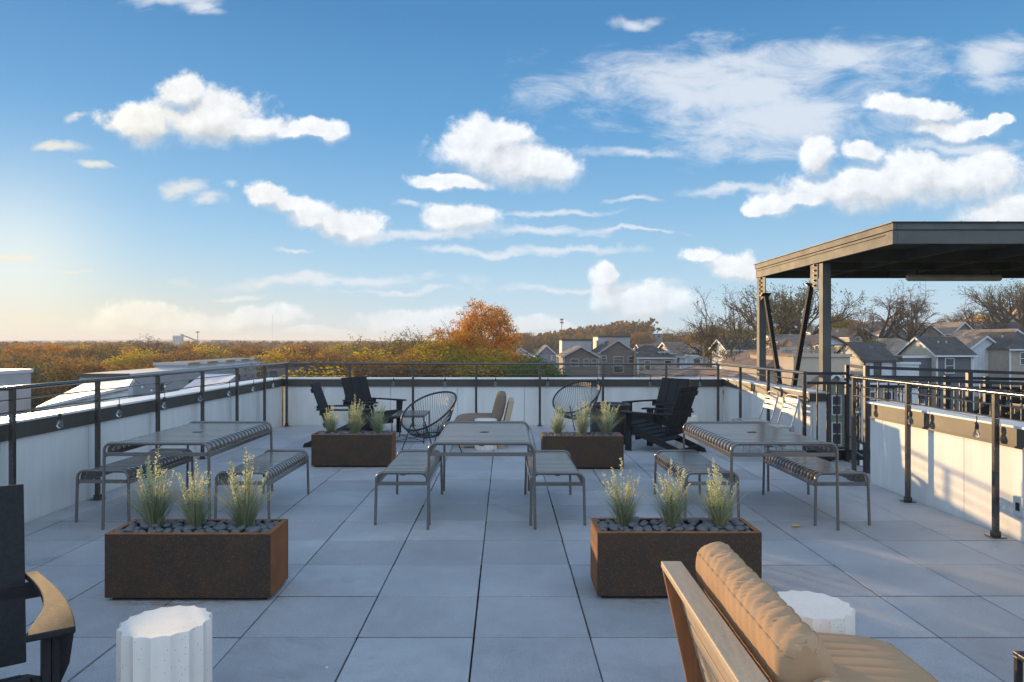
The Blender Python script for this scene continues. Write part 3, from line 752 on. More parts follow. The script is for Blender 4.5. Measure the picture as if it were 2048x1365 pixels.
# ---- adirondack chair, facing +X
def adirondack(label, loc, rz):
    t = thing('adirondack_chair', label, 'chair', loc, rz, 'black adirondack chairs')
    bx0, bz0, bx1, bz1 = -0.14, 0.235, -0.385, 0.925
    d = Vector((bx1-bx0, 0, bz1-bz0)).normalized(); nrm = Vector((d.z, 0, -d.x))
    for k, y in enumerate((-0.188, 0.0, 0.188)):
        p0 = Vector((bx0, y, bz0)); p1 = Vector((bx1, y, bz1))
        MB().beam(p0, p1, 0.180, 0.024, up=nrm).build('backrest_board', 'poly', t, bevel=0.004)
    for zz, f in ((0.0, 0.50), (0, 0.13), (0, 0.86)):
        c = Vector((lerp(bx0, bx1, f), 0, lerp(bz0, bz1, f))) - nrm*0.026
        MB().beam(c+Vector((0,-0.27,0)), c+Vector((0,0.27,0)), 0.026 if f != 0.5 else 0.03, 0.065, up=d).build('back_brace', 'poly', t, bevel=0.003)
    # seat slats
    s = MB()
    for k in range(6):
        x = 0.405-k*0.098; z = 0.375-0.038*k + (-0.015 if k == 0 else 0)*0
        m = Matrix.Translation((x, 0, z)) @ Matrix.Rotation(R(-20), 4, 'Y')
        s.box(-0.044, 0.044, -0.265, 0.265, -0.011, 0.011, m)
    s.build('seat', 'poly', t, bevel=0.003)
    MB().box(0.448, 0.470, -0.265, 0.265, 0.25, 0.385).build('front_apron', 'poly', t, bevel=0.003)
    for sy in (-1, 1):
        y = sy*0.285
        MB().prism([(0.445, 0.265), (0.445, 0.375), (0.40, 0.378), (-0.48, 0.055), (-0.50, 0.0), (-0.37, 0.0), (-0.15, 0.09)], y-0.013, y+0.013, 'y').build('side_rail', 'poly', t, bevel=0.003)
        yl = sy*0.313
        MB().box(0.345, 0.440, yl-0.0135, yl+0.0135, 0.0, 0.535).build('leg', 'poly', t, bevel=0.003)
        # arm: narrow at the back, flaring forward, concave on the inside
        n = 14; outer = []; inner = []
        for k in range(n+1):
            f = k/n; x = lerp(-0.30, 0.50, f)
            outer.append((x, 0.325 + 0.075*math.sin(f*PI*0.62)))
            inner.append((x, 0.275 + 0.045*math.sin(f*PI) - 0.030*sstep(0.6, 1, f)))
        poly = outer + list(reversed(inner)); poly = [(x, sy*y2) for x, y2 in poly]
        MB().prism(poly, 0.536, 0.560, 'z').build('armrest', 'poly', t, bevel=0.005)
        yb = sy*0.341
        MB().prism([(0.355, 0.535), (0.430, 0.535), (0.430, 0.31), (0.355, 0.31)], yb-0.012, yb+0.012, 'y').build('arm_bracket', 'poly', t)
        MB().prism([(sy*0.328, 0.534), (sy*0.402, 0.534), (sy*0.385, 0.40), (sy*0.355, 0.33), (sy*0.328, 0.30)], 0.380, 0.404, 'x').build('arm_bracket', 'poly', t, bevel=0.003)
    MB().box(-0.245, -0.215, -0.36, 0.36, 0.47, 0.534).build('arm_crossbar', 'poly', t, bevel=0.003)
    MB().box(-0.40, -0.37, -0.27, 0.27, 0.04, 0.09).build('stretcher', 'poly', t, bevel=0.003)
    MB().box(0.28, 0.31, -0.27, 0.27, 0.16, 0.22).build('stretcher', 'poly', t, bevel=0.003)
    MB().box(-0.27, 0.345, -0.30, -0.27, 0.10, 0.14) and None
    return t
ad = adirondack('black adirondack chair cut off by the left edge, its armrest catching the sun', (-2.105, 2.67, 0), R(-54))
dup(ad, (2.24, 10.15, 0), R(140), 'black adirondack chair seen from behind in front of the dark drum')
dup(ad, (2.55, 11.82, 0), R(218), 'black adirondack chair by the far wall with the sun on the top of its back')
dup(ad, (-2.31, 12.20, 0), R(-37), 'black adirondack chair near the far left corner turned towards the camera')
dup(ad, (-2.47, 10.80, 0), R(3), 'black adirondack chair seen from the side behind the left rear planter')

# ---- acapulco chair, facing +X
def acapulco(label, loc, rz):
    t = thing('string_chair', label, 'chair', loc, rz, 'round black cord chairs')
    c = Vector((0.02, 0, 0.60)); A = Vector((-0.36, 0, 0.235)); B = Vector((0, 0.385, 0))
    def ringp(a):
        q = c + A*math.cos(a) + B*math.sin(a)*(1.0-0.10*math.cos(a))
        q.z += 0.045*abs(math.sin(a))**2; return q
    MB().tube([ringp(2*PI*k/64) for k in range(64)], 0.013, 10, closed=True).build('rim', 'cord', t, smooth=True)
    c2 = Vector((0.0, 0, 0.265))
    def low(a): return c2 + Vector((-0.13*math.cos(a), 0.145*math.sin(a), 0.02*math.cos(a)))
    MB().tube([low(2*PI*k/24) for k in range(24)], 0.009, 8, closed=True).build('seat_ring', 'cord', t, smooth=True)
    s = MB(); N = 66
    for k in range(N):
        a = 2*PI*k/N; p, q = ringp(a), low(a)
        mid = (p+q)*0.5; sag = Vector((mid.x-c.x, mid.y, 0))*0.10 + Vector((0, 0, -0.035))
        s.tube([p, p.lerp(mid+sag, .5)+sag*.15, mid+sag, (mid+sag).lerp(q, .5)+sag*.15, q], 0.0032, 5, cap=False)
    for k in range(11):
        a = PI*k/11; s.tube([low(a), (low(a)+low(-a))*0.5+Vector((0,0,-0.02)), low(-a)], 0.0032, 4, cap=False)
    s.build('cord_seat', 'cord', t, smooth=True)
    for (fx, fy) in ((0.27, 0.25), (0.27, -0.25), (-0.30, 0.24), (-0.30, -0.24)):
        top = Vector((fx*0.45, fy*1.02, 0.40 if fx > 0 else 0.42)); foot = Vector((fx*1.1, fy*1.15, 0.006))
        MB().tube([top, foot], 0.0075, 8).build('leg', 'cord', t, smooth=True)
        b = t.children[-1]
    MB().tube([(0.12, 0.255, 0.40), (0.06, 0.18, 0.275), (0.0, 0.0, 0.235), (0.06, -0.18, 0.275), (0.12, -0.255, 0.40)], 0.0075, 8).build('seat_hoop', 'cord', t, smooth=True)
    MB().tube([(-0.135, 0.245, 0.42), (-0.08, 0.17, 0.28), (-0.05, 0.0, 0.235), (-0.08, -0.17, 0.28), (-0.135, -0.245, 0.42)], 0.0075, 8).build('seat_hoop', 'cord', t, smooth=True)
    ft = MB()
    for (fx, fy) in ((0.27, 0.25), (0.27, -0.25), (-0.30, 0.24), (-0.30, -0.24)): ft.lathe([(0.012, 0), (0.013, 0.02), (0.009, 0.024)], 10, (fx*1.1, fy*1.15, 0))
    ft.build('foot_cap', 'cord', t)
    return t
ac = acapulco('round black cord chair between the left rear planter and the middle table', (-1.02, 9.85, 0), R(232))
dup(ac, (1.22, 12.05, 0), R(232), 'round black cord chair by the far wall beside the dark drum', scale=1.04)

# ---- fluted side tables
def fluted():
    def f(a): return 1.0 - 0.075*abs(math.sin(a*8))
    n = 192; H = 0.45; Rr = 0.172
    mb = MB()
    mb.lathe([(Rr, 0.0), (Rr, H-0.004), (Rr-0.003, H)], n, (0,0,0), rf=f)
    return mb
ft_ = fluted(); FT = thing('side_table', 'white speckled fluted side table in the left foreground beside the black chair', 'side table', (-1.336, 2.83, 0), R(8), 'white fluted side tables')
ft_.build('fluted_body', 'terrazzo', FT, smooth=True)
dup(FT, (1.275, 3.01, 0), R(3), 'white speckled fluted side table in the right foreground beside the tan sofa')
dup(FT, (-0.28, 10.35, 0), 0, 'white fluted side table in front of the grey lounge chair at the back', scale=(0.93, 0.93, 0.95))
dup(FT, (2.68, 10.62, 0), 0, 'white fluted side table behind the black adirondack chair at the back', scale=(0.93, 0.93, 1.0))

# ---- fire drum
dr = thing('drum_table', 'dark hammered metal drum between the cord chair and the adirondack chairs', 'drum', (1.60, 10.98, 0))
MB().lathe([(0.285, 0.0), (0.295, 0.02), (0.305, 0.28), (0.297, 0.555)], 48, rf=lambda a: 1+0.006*math.sin(a*11)).build('drum_body', 'drum', dr, smooth=True)
MB().lathe([(0.299, 0.5555), (0.312, 0.565), (0.312, 0.590), (0.300, 0.597), (0.250, 0.597), (0.245, 0.575), (0.001, 0.575)], 48).build('rim', 'drum', dr, smooth=True)

# ---- small black slatted table at the back left
sm = thing('side_table', 'low black wire legged table between the adirondack and the cord chair', 'side table', (-1.47, 11.25, 0))
tp = MB()
for k in range(9):
    y = -0.36+0.09*k; tp.box(-0.245, 0.245, y-0.039, y+0.039, 0.415, 0.428)
tp.build('tabletop', 'anthracite', sm, bevel=0.002)
MB().tube([(-0.245,-0.40,0.405),(0.245,-0.40,0.405),(0.245,0.40,0.405),(-0.245,0.40,0.405)], 0.009, 8, closed=True).build('top_frame', 'black', sm)
for sx in (-1, 1):
    for sy in (-1, 1): MB().tube([(sx*0.24, sy*0.395, 0.405), (sx*0.24, sy*0.395, 0.0)], 0.008, 8).build('leg', 'black', sm)
bb = MB().tube([(-0.24,-0.395,0.03),(0.24,-0.395,0.03),(0.24,0.395,0.03),(-0.24,0.395,0.03)], 0.006, 6, closed=True)
bb.tube([(-0.24,-0.395,0.03),(0.24,0.395,0.03)], 0.005, 6).tube([(0.24,-0.395,0.036),(-0.24,0.395,0.036)], 0.005, 6).build('lower_frame', 'black', sm)

# ---- the black metal table cut off in the bottom right corner
bt = thing('metal_table', 'black metal table cut off by the bottom right corner', 'side table', (1.80, 2.54, 0), R(-2))
MB().box(0.0, 0.55, -0.012, 0.012, 0.436, 0.452).box(0.0, 0.024, -0.55, -0.013, 0.436, 0.452).box(0.526, 0.55, -0.55, -0.013, 0.436, 0.452).box(0.025, 0.525, -0.55, -0.526, 0.436, 0.452).build('frame', 'black', bt, bevel=0.002)
tt = MB()
for k in range(7): tt.box(0.026, 0.524, -0.50+k*0.070, -0.50+k*0.070+0.058, 0.438, 0.450)
tt.build('tabletop', 'anthracite', bt)
for (x, y) in ((0.012, 0.0), (0.538, 0.0), (0.012, -0.538), (0.538, -0.538)): MB().box(x-0.010, x+0.010, y-0.010, y+0.010, 0, 0.4355).build('leg', 'black', bt, bevel=0.001)
MB().box(0.02, 0.53, -0.006, 0.006, 0.20, 0.215).build('stretcher', 'black', bt)

# ---- pale slatted metal chairs facing -X
def metal_chair(label, loc, rz):
    t = thing('metal_chair', label, 'chair', loc, rz, 'pale metal cafe chairs')
    r = 0.011
    # facing +X; back at x=-0.22
    def hoop(sy): return 0
    back = [(-0.16, 0.19, 0.45), (-0.225, 0.19, 0.66), (-0.275, 0.185, 0.81)]
    P = [(-0.16,-0.195,0.44)]
    P += [(-0.20,-0.195,0.56), (-0.262,-0.19,0.78), (-0.275,-0.165,0.825), (-0.28,-0.13,0.84), (-0.28,0.13,0.84), (-0.275,0.165,0.825), (-0.262,0.19,0.78), (-0.20,0.195,0.56), (-0.16,0.195,0.44)]
    MB().tube(P, r, 10).build('back_frame', 'silver', t, smooth=True)
    for k, f in enumerate((0.50, 0.68, 0.86)):
        z = lerp(0.44, 0.83, f); x = lerp(-0.16, -0.278, f)
        m = Matrix.Translation((x+0.004, 0, z)) @ Matrix.Rotation(R(-16), 4, 'Y')
        MB().box(-0.002, 0.002, -0.182, 0.182, -0.026, 0.026, m).build('back_slat', 'silver', t, bevel=0.001)
    s = MB()
    for k in range(5):
        x = 0.20-k*0.085; z = 0.452-0.002*k - (0.012 if k == 0 else 0)
        s.box(x-0.039, x+0.039, -0.185, 0.185, z-0.003, z)
    s.build('seat', 'silver', t, bevel=0.001)
    MB().tube([(-0.16,-0.195,0.44),(0.20,-0.195,0.445),(0.235,-0.18,0.435),(0.24,-0.15,0.43),(0.24,0.15,0.43),(0.235,0.18,0.435),(0.20,0.195,0.445),(-0.16,0.195,0.44)], r, 10).build('seat_frame', 'silver', t, smooth=True)
    for (x0_, x1_) in ((0.17, 0.24), (-0.15, -0.25)):
        for sy in (-1, 1): MB().tube([(x0_, sy*0.195, 0.435), (x0_+(x1_-x0_)*0.3, sy*0.2, 0.35), (x1_, sy*0.21, 0.0)], r, 10).build('leg', 'silver', t, smooth=True)
    return t
mc = metal_chair('pale metal slatted chair nearer the gate at the right parapet', (3.50, 9.42, 0), R(184))
dup(mc, (3.46, 10.02, 0), R(182), 'pale metal slatted chair against the right parapet, farther from the gate')

# ---- cushions
def cushion(name, mat, parent, L, Wd, Th, loc, rot, wr=0.0, seed=1, puff=0.30, folds=None):
    """pillow with length along local Y, width along X, thickness along Z."""
    nx, ny = 40, 110
    vs = []; rnd = random.Random(seed)
    def surf(u, v):   # u around the section 0..2pi, v along -1..1
        ex = 0.55
        cu, su = math.cos(u), math.sin(u)
        e = 1.0 - 0.9*max(0.0, (abs(v)-0.90)/0.10)**2.2*0.62
        e2 = 1.0 - max(0.0, (abs(v)-0.80)/0.20)**2.5*0.10
        x = math.copysign(abs(cu)**0.52, cu)*Wd/2*e2
        z = math.copysign(abs(su)**0.62, su)*Th/2*e*(1+0.10*math.cos(v*PI*0.5)*0)
        # bulge of the middle of the faces
        z *= 0.86+0.14*abs(su)
        return x, z
    for j in range(ny+1):
        v = -1+2*j/ny
        vv = v
        for i in range(nx):
            u = 2*PI*i/nx; x, z = surf(u, vv)
            y = vv*L/2
            p = Vector((x, y, z))
            nrm = Vector((math.cos(u), 0, math.sin(u)))
            if wr:
                q = Vector((p.x*6+seed, p.y*34, p.z*9))
                skew = p.y*34 + 3.5*math.sin(u)*1.0 + 0.9*mnoise.noise(Vector((p.y*5, u*0.6, seed)))
                fold = 0.25*math.sin(skew*1.1) + 0.4 - 1.5*(1-abs(math.sin(skew*1.45)))**3.5
                wgt = folds(u, vv) if folds else 1.0
                amp = wr*wgt*(0.75+0.5*mnoise.noise(Vector((p.y*9, u*1.3, seed+9))))
                p += nrm*(fold*amp)
                p += nrm*(0.006*mnoise.noise(Vector((p.x*5, p.y*5, p.z*5+seed))))
            vs.append(tuple(p))
    fs = [(j*nx+i, j*nx+(i+1) % nx, (j+1)*nx+(i+1) % nx, (j+1)*nx+i) for j in range(ny) for i in range(nx)]
    fs.append(tuple(reversed(range(nx)))); fs.append(tuple(ny*nx+i for i in range(nx)))
    o = MB().add(vs, fs).build(name, mat, parent, smooth=True)
    o.location = loc; o.rotation_euler = rot
    # piping along the two long seams
    for sx in (4, nx//2-4, nx//2+4, nx-4):
        pts = []
        for j in range(0, ny+1, 1):
            q_ = Vector(vs[j*nx+sx]); pts.append((q_.x*1.002, q_.y, q_.z))
        MB().tube(pts, 0.0026, 5).build('piping', mat, o, smooth=True)
    return o

def lounge(label, loc, rz, L, cmat, ncush, name='lounge_sofa', top_fold=True, cat='sofa', wood2='teak_dark'):
    """back along x=0 side, faces +X; runs along Y from 0 to -L."""
    t = thing(name, label, cat, loc, rz)
    H = 0.68
    xb, zb, xt = 0.155, 0.20, 0.03     # the back leans outward from (xb,zb) to (xt,H)
    MB().box(-0.008, 0.072, -L, 0.0, H-0.026, H).build('back_rail', 'teak', t, bevel=0.004)
    d = Vector((xb-xt, 0, zb-(H-0.026))).normalized()
    ys = [-0.014, -L+0.014] + ([-L/2] if L > 1 else [])
    for y in ys:
        MB().prism([(xt-0.035, H-0.027), (xt+0.040, H-0.027), (xb+0.075, 0.0), (xb-0.02, 0.0)], y-0.014, y+0.014, 'y').build('leg', wood2, t, bevel=0.003)
    s = MB()
    for k in range(5):
        f = 0.10+k*0.19; x = lerp(xt, xb, f); z = lerp(H-0.03, zb, f)
        m = Matrix.Translation((x+0.012, -L/2, z)) @ Matrix.Rotation(math.atan2(xb-xt, -(zb-H)), 4, 'Y').inverted()
        s.box(-0.009, 0.009, -L/2+0.03, L/2-0.03, -0.035, 0.035, m)
    s.build('back_slats', 'teak', t, bevel=0.002)
    MB().box(xb, 0.80, -L+0.03, -0.03, 0.20, 0.255).build('seat_frame', 'teak', t, bevel=0.004)
    for y in (-0.055, -L+0.055): MB().box(0.72, 0.79, y-0.03, y+0.03, 0.0, 0.199).build('leg', 'teak', t, bevel=0.003)
    MB().box(xb+0.03, 0.78, -L+0.035, -L+0.065, 0.02, 0.10).box(xb+0.03, 0.78, -0.065, -0.035, 0.02, 0.10).build('base_rail', 'teak', t, bevel=0.003)
    each = (L-0.10)/ncush
    def folds(u, v):
        # strongest on the upper rounded edge
        a = (u-0.35*PI) % (2*PI); a = min(a, 2*PI-a)
        return 0.25+1.0*math.exp(-(a/0.7)**2)
    def folds_top(u, v):
        return 0.08
    for k in range(ncush):
        yc = -0.05-each*(k+0.5)
        cushion('seat_cushion', cmat, t, each-0.01, 0.70, 0.19, (0.53, yc, 0.345), (0, R(1.5), 0), wr=0.006, seed=20+k, folds=lambda u, v: 0.5)
        # back cushion: width axis points up the back
        ang = R(-72)
        cushion('back_cushion', cmat, t, each-0.01, 0.43, 0.165 if k == 0 else 0.15, (0.212 if k == 0 else 0.25, yc, 0.57 if k == 0 else 0.50), (0, R(-104), 0), wr=0.011, seed=5+k,
                folds=lambda u, v: 0.12+1.0*math.exp(-((((u+PI) % (2*PI))-PI)/0.9)**2))
    return t
lounge('weathered teak sofa with wrinkled tan cushions in the right foreground', (0.625, 2.85, 0), R(-1.2), 2.0, 'cush_tan', 2)
lounge('teak lounge chair with taupe cushions in front of the far wall, facing left', (0.12, 10.40, 0), R(180), 0.80, 'cush_grey', 1, name='lounge_chair', cat='chair', wood2='teak')

# ---- corten planters, stones and grasses
def stone_mesh(seed):
    import bmesh
    bm = bmesh.new(); bmesh.ops.create_icosphere(bm, subdivisions=2, radius=1.0)
    for v in bm.verts:
        v.co *= 1+0.16*mnoise.noise(v.co*1.1+Vector((seed*3.1, 0, seed)))
    me = bpy.data.meshes.new('river_stone'); bm.to_mesh(me); bm.free()
    me.materials.append(M['stone']); me.polygons.foreach_set('use_smooth', [True]*len(me.polygons))
    return me
STONES = [stone_mesh(i) for i in range(7)]
def planter(label, x0, y0, glabel, tall, n_st, seed, individually=True):
    Wd, D, H = 0.985, 0.36, 0.404
    t = thing('steel_planter', label, 'planter', (x0, y0, 0), 0, 'rusted steel planters')
    th = 0.012; z0 = 0.022
    b = MB()
    b.box(0.0005, Wd-0.0005, 0, th, z0, H-0.006).box(0.0005, Wd-0.0005, D-th, D, z0, H-0.006)
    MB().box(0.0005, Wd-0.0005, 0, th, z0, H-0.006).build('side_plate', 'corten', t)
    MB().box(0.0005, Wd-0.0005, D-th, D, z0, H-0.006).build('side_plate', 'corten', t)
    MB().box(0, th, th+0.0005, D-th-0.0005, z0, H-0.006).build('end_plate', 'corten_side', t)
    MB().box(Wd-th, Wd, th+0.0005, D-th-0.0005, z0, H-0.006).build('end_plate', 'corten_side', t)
    l = MB(); lw = 0.030
    l.box(-0.001, Wd+0.001, -0.001, lw, H-0.006, H).box(-0.001, Wd+0.001, D-lw, D+0.001, H-0.006, H).box(-0.001, lw, lw+0.0005, D-lw-0.0005, H-0.006, H).box(Wd-lw, Wd+0.001, lw+0.0005, D-lw-0.0005, H-0.006, H)
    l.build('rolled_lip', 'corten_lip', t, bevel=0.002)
    MB().box(0.03, Wd-0.03, 0.03, D-0.03, 0.0, z0-0.001).build('base', 'membrane', t)
    MB().box(th+0.001, Wd-th-0.001, th+0.001, D-th-0.001, 0.30, H-0.028).build('soil', 'membrane', t)
    rnd = random.Random(seed)
    pts = []; tries = 0; need = n_st
    plants = [0.20*Wd, 0.50*Wd, 0.80*Wd]
    mb_all = MB(); base_me = STONES[0]
    while len(pts) < need and tries < 9000:
        tries += 1
        a = rnd.uniform(0.020, 0.040)
        x = rnd.uniform(0.03, Wd-0.03); y = rnd.uniform(0.03, D-0.03)
        lift = 0.0 if tries < 4500 else 0.016
        if any((x-q[0])**2+(y-q[1])**2 < ((a+q[2])*(0.80 if tries < 4500 else 0.55))**2 for q in pts): continue
        if x-a < 0.015 or x+a > Wd-0.015 or y-a < 0.014 or y+a > D-0.014: continue
        pts.append((x, y, a, lift))
    vs_, fs_ = [v.co.copy() for v in base_me.vertices], [tuple(p.vertices) for p in base_me.polygons]
    for (x, y, a, lift) in pts:
        sc_ = (a*rnd.uniform(0.95, 1.15), a*rnd.uniform(0.75, 1.0), a*rnd.uniform(0.50, 0.66)); rz = rnd.uniform(0, PI)
        z = H-0.028+sc_[2]*0.80+lift + rnd.uniform(0, 0.012); rx = rnd.uniform(-0.3, 0.3)
        if individually:
            o = bpy.data.objects.new('river_stone', STONES[rnd.randrange(7)]); COL.objects.link(o)
            o.location = (x0+x, y0+y, z); o.scale = sc_; o.rotation_euler = (rx, rnd.uniform(-.3,.3), rz)
            tag(o, 'smooth dark grey river stone among the others in '+glabel, 'stone', 'river stones in '+glabel)
        else:
            m = Matrix.Translation((x, y, z)) @ Matrix.Rotation(rz, 4, 'Z') @ Matrix.Rotation(rx, 4, 'X') @ Matrix.Diagonal((*sc_, 1))
            mb_all.add([m @ v for v in vs_], fs_)
    if not individually:
        o = mb_all.build('river_stones', 'stone', None, smooth=True); o.location = (x0, y0, 0); o['kind'] = 'stuff'
        tag(o, 'bed of dark river stones in '+glabel, 'stones')
    return [(x0+p, y0+D/2+rnd.uniform(-0.03, 0.03)) for p in plants]

def grass_plant(seed):
    """returns blades MB and spikes MB, base at origin, about 0.47 tall"""
    rnd = random.Random(seed); bl = MB(); fl = MB(); H = 0.40
    def ribbon(mb, pts, wd, ax):
        n = len(pts); vs = []
        for i, p in enumerate(pts):
            w_ = wd*(1-(i/(n-1))**1.6*0.9); vs += [p-ax*w_, p+ax*w_]
        mb.add(vs, [(2*i, 2*i+1, 2*i+3, 2*i+2) for i in range(n-1)])
    for k in range(360):
        a = rnd.uniform(0, 2*PI); out = rnd.random()**1.5; h = rnd.uniform(0.14, 0.34)
        r0 = rnd.uniform(0, 0.035); dirv = Vector((math.cos(a), math.sin(a), 0))
        spread = out*0.20*(h/0.3) + 0.018
        pts = []
        for i in range(6):
            f = i/5; pts.append(dirv*(r0+spread*f**1.5) + Vector((0, 0, h*f*(1-0.10*out*f))))
        aa = rnd.uniform(0, PI); ax = Vector((math.cos(aa), math.sin(aa), 0))
        ribbon(bl, pts, rnd.uniform(0.0012, 0.0026), ax)
    for k in range(12):    # long stray blades arching out
        a = rnd.uniform(0, 2*PI); dirv = Vector((math.cos(a), math.sin(a), 0)); h = rnd.uniform(0.22, 0.36); sp = rnd.uniform(0.12, 0.2)
        pts = [dirv*(0.02+sp*(i/7)**1.8)+Vector((0, 0, h*math.sin(i/7*PI*0.5))) for i in range(8)]
        ribbon(bl, pts, 0.0013, Vector((-dirv.y, dirv.x, 0)))
    ns = 15
    for k in range(ns):
        a = rnd.uniform(0, 2*PI); lean = rnd.uniform(0.02, 0.13); h = rnd.uniform(0.30, 0.40) if k else 0.475
        if k < 3: h = (0.475, 0.42, 0.39)[k]; lean = (0.012, 0.05, 0.06)[k]
        dirv = Vector((math.cos(a), math.sin(a), 0))
        P = [dirv*(0.01+lean*(i/8)**1.3)+Vector((0, 0, h*i/8)) for i in range(9)]
        bl.tube(P, 0.0012, 4, cap=False)
        nb = 58
        for b in range(nb):
            f = 0.44+0.56*(b+rnd.random())/nb; q = f*8; i = min(7, int(q)); p = P[i].lerp(P[i+1], q-i)
            wid = 0.021*(1-((f-0.5)/0.5)**1.0*0.80)+0.003
            az = rnd.uniform(0, 2*PI); o = Vector((math.cos(az), math.sin(az), rnd.uniform(0.4, 1.3))).normalized()
            c = p+o*wid*rnd.uniform(0.3, 1.0); s_ = rnd.uniform(0.0032, 0.0060)
            t1 = o*s_*1.7; t2 = o.orthogonal().normalized()*s_*0.8; t2.rotate(Matrix.Rotation(rnd.uniform(0, PI), 3, o))
            fl.add([c-t1, c+t2, c+t1, c-t2], [(0, 1, 2, 3)])
            if b % 3 == 0: bl.add([p, p+Vector((0.0008,0,0)), c], [(0,1,2)])
    return bl, fl
PLANT_DEFS = [grass_plant(s) for s in (3, 11, 29, 41, 57)]
proto_plants = []
def plant(label, loc, rz, k, sc_, group):
    if len(proto_plants) <= k:
        t = thing('ornamental_grass', label, 'plant', loc, rz, group)
        PLANT_DEFS[k][0].build('grass_blades', 'blade', t, recalc=False)
        PLANT_DEFS[k][1].build('flower_spikes', 'flower', t, recalc=False)
        t.scale = (sc_*1.08, sc_*1.08, sc_); proto_plants.append(t)
    else: t = dup(proto_plants[k], loc, rz, label, scale=(sc_*1.08, sc_*1.08, sc_), group=group)
    rr = random.Random(label); t.rotation_euler = (rr.uniform(-.09,.09), rr.uniform(-.09,.09), rz); return t
PL = [('rusted steel planter in the left foreground', -2.385, 4.28, 'the left foreground planter', 92, 1, True),
      ('rusted steel planter in the right foreground behind the tan sofa', 0.553, 4.31, 'the right foreground planter', 92, 2, True),
      ('rusted steel planter at the back left by the adirondack chairs', -2.38, 8.82, 'the back left planter', 80, 3, False),
      ('rusted steel planter at the back right in front of the dark drum', 0.447, 8.69, 'the back right planter', 80, 4, False)]
WH = ['leftmost', 'middle', 'rightmost']
for pi, (lb, x0, y0, gl, ns, sd, ind) in enumerate(PL):
    spots = planter(lb, x0, y0, gl, True, ns, sd, ind)
    for k, (x, y) in enumerate(spots):
        if pi == 0: x += (0.0, -0.03, -0.02)[k]
        kk = min(len(proto_plants), (k+pi*2) % 5)
        plant('%s of three flowering grasses in %s' % (WH[k], gl), (x, y, 0.375), random.Random(pi*3+k).uniform(0, 6), kk, (1.03, 1.0, 1.0, 1.0)[pi]*random.Random(pi*7+k).uniform(0.86, 1.08), 'flowering grasses in '+gl)
# a fallen leaf on the pavers by the right table
lo_ = MB(); lo_.add([(-0.05,0,0.006),(0,-0.028,0.012),(0.055,0.006,0.004),(0.004,0.022,0.016)], [(0,1,2,3)])
o = lo_.build('fallen_leaf', 'leafdrop'); o.location = (at(1596, 5.95), 6.0, 0); tag(o, 'yellow fallen leaf on the pavers near the right table', 'leaf')
# ================================================================== terrain
def gz(x, y):
    z = -10.0
    z += 4.6*sstep(45, 95, y)*sstep(0, 55, x)
    z += 4.4*sstep(90, 150, y)*sstep(20, 90, x)
    z += 2.6*sstep(140, 240, y)*sstep(50, 150, x)
    z += 3.2*sstep(200, 360, y)*sstep(-30, 30, x)
    if y > 300: z += 1.5*mnoise.noise(Vector((x*0.004, y*0.004, 3.1)))
    z += 9.0*sstep(900, 2400, y)+ (7.0*mnoise.noise(Vector((x*0.0012, y*0.0012, 0.3)))+3)*sstep(1200, 2600, y)
    return z
def terrain():
    xs = sorted(set([i*12 for i in range(-25, 26)] + [i*60 for i in range(-40, 41)] + [i*500 for i in range(-14, 15)]))
    ys = sorted(set([-600, -300, -100, -40] + [i*12 for i in range(0, 36)] + [430+i*60 for i in range(0, 60)] + [4200, 5000, 6500, 8000]))
    vs = [(x, y, gz(x, y)) for y in ys for x in xs]; n = len(xs)
    fs = [(j*n+i, j*n+i+1, (j+1)*n+i+1, (j+1)*n+i) for j in range(len(ys)-1) for i in range(n-1)]
    o = MB().add(vs, fs).build('ground', 'ground', None, smooth=False, recalc=False); structure(o)
    o.data.polygons.foreach_set('use_smooth', [True]*len(o.data.polygons))
terrain()

# ================================================================== houses
def window(t, x0, x1, y, z0, z1, side=None, mull=True, trimm='trim'):
    """window on a wall facing -Y (or -X when side given: side = x of the wall, x0,x1 are y range)"""
    b = 0.09
    def bx(mb, a0, a1, d0, d1, c0, c1):
        if side is None: mb.box(a0, a1, y-d1, y-d0, c0, c1)
        else: mb.box(side-d1, side-d0, a0, a1, c0, c1)
    f = MB(); bx(f, x0-b, x1+b, 0.003, 0.06, z1, z1+b); bx(f, x0-b, x1+b, 0.003, 0.08, z0-b, z0)
    bx(f, x0-b, x0, 0.003, 0.06, z0+0.001, z1-0.001); bx(f, x1, x1+b, 0.003, 0.06, z0+0.001, z1-0.001)
    if mull: bx(f, x0+0.001, x1-0.001, 0.013, 0.05, (z0+z1)/2-0.03, (z0+z1)/2+0.03)
    w_ = f.build('window', trimm, t)
    p = MB(); bx(p, x0, x1, 0.002, 0.012, z0, z1); p.build('pane', 'pane', w_)

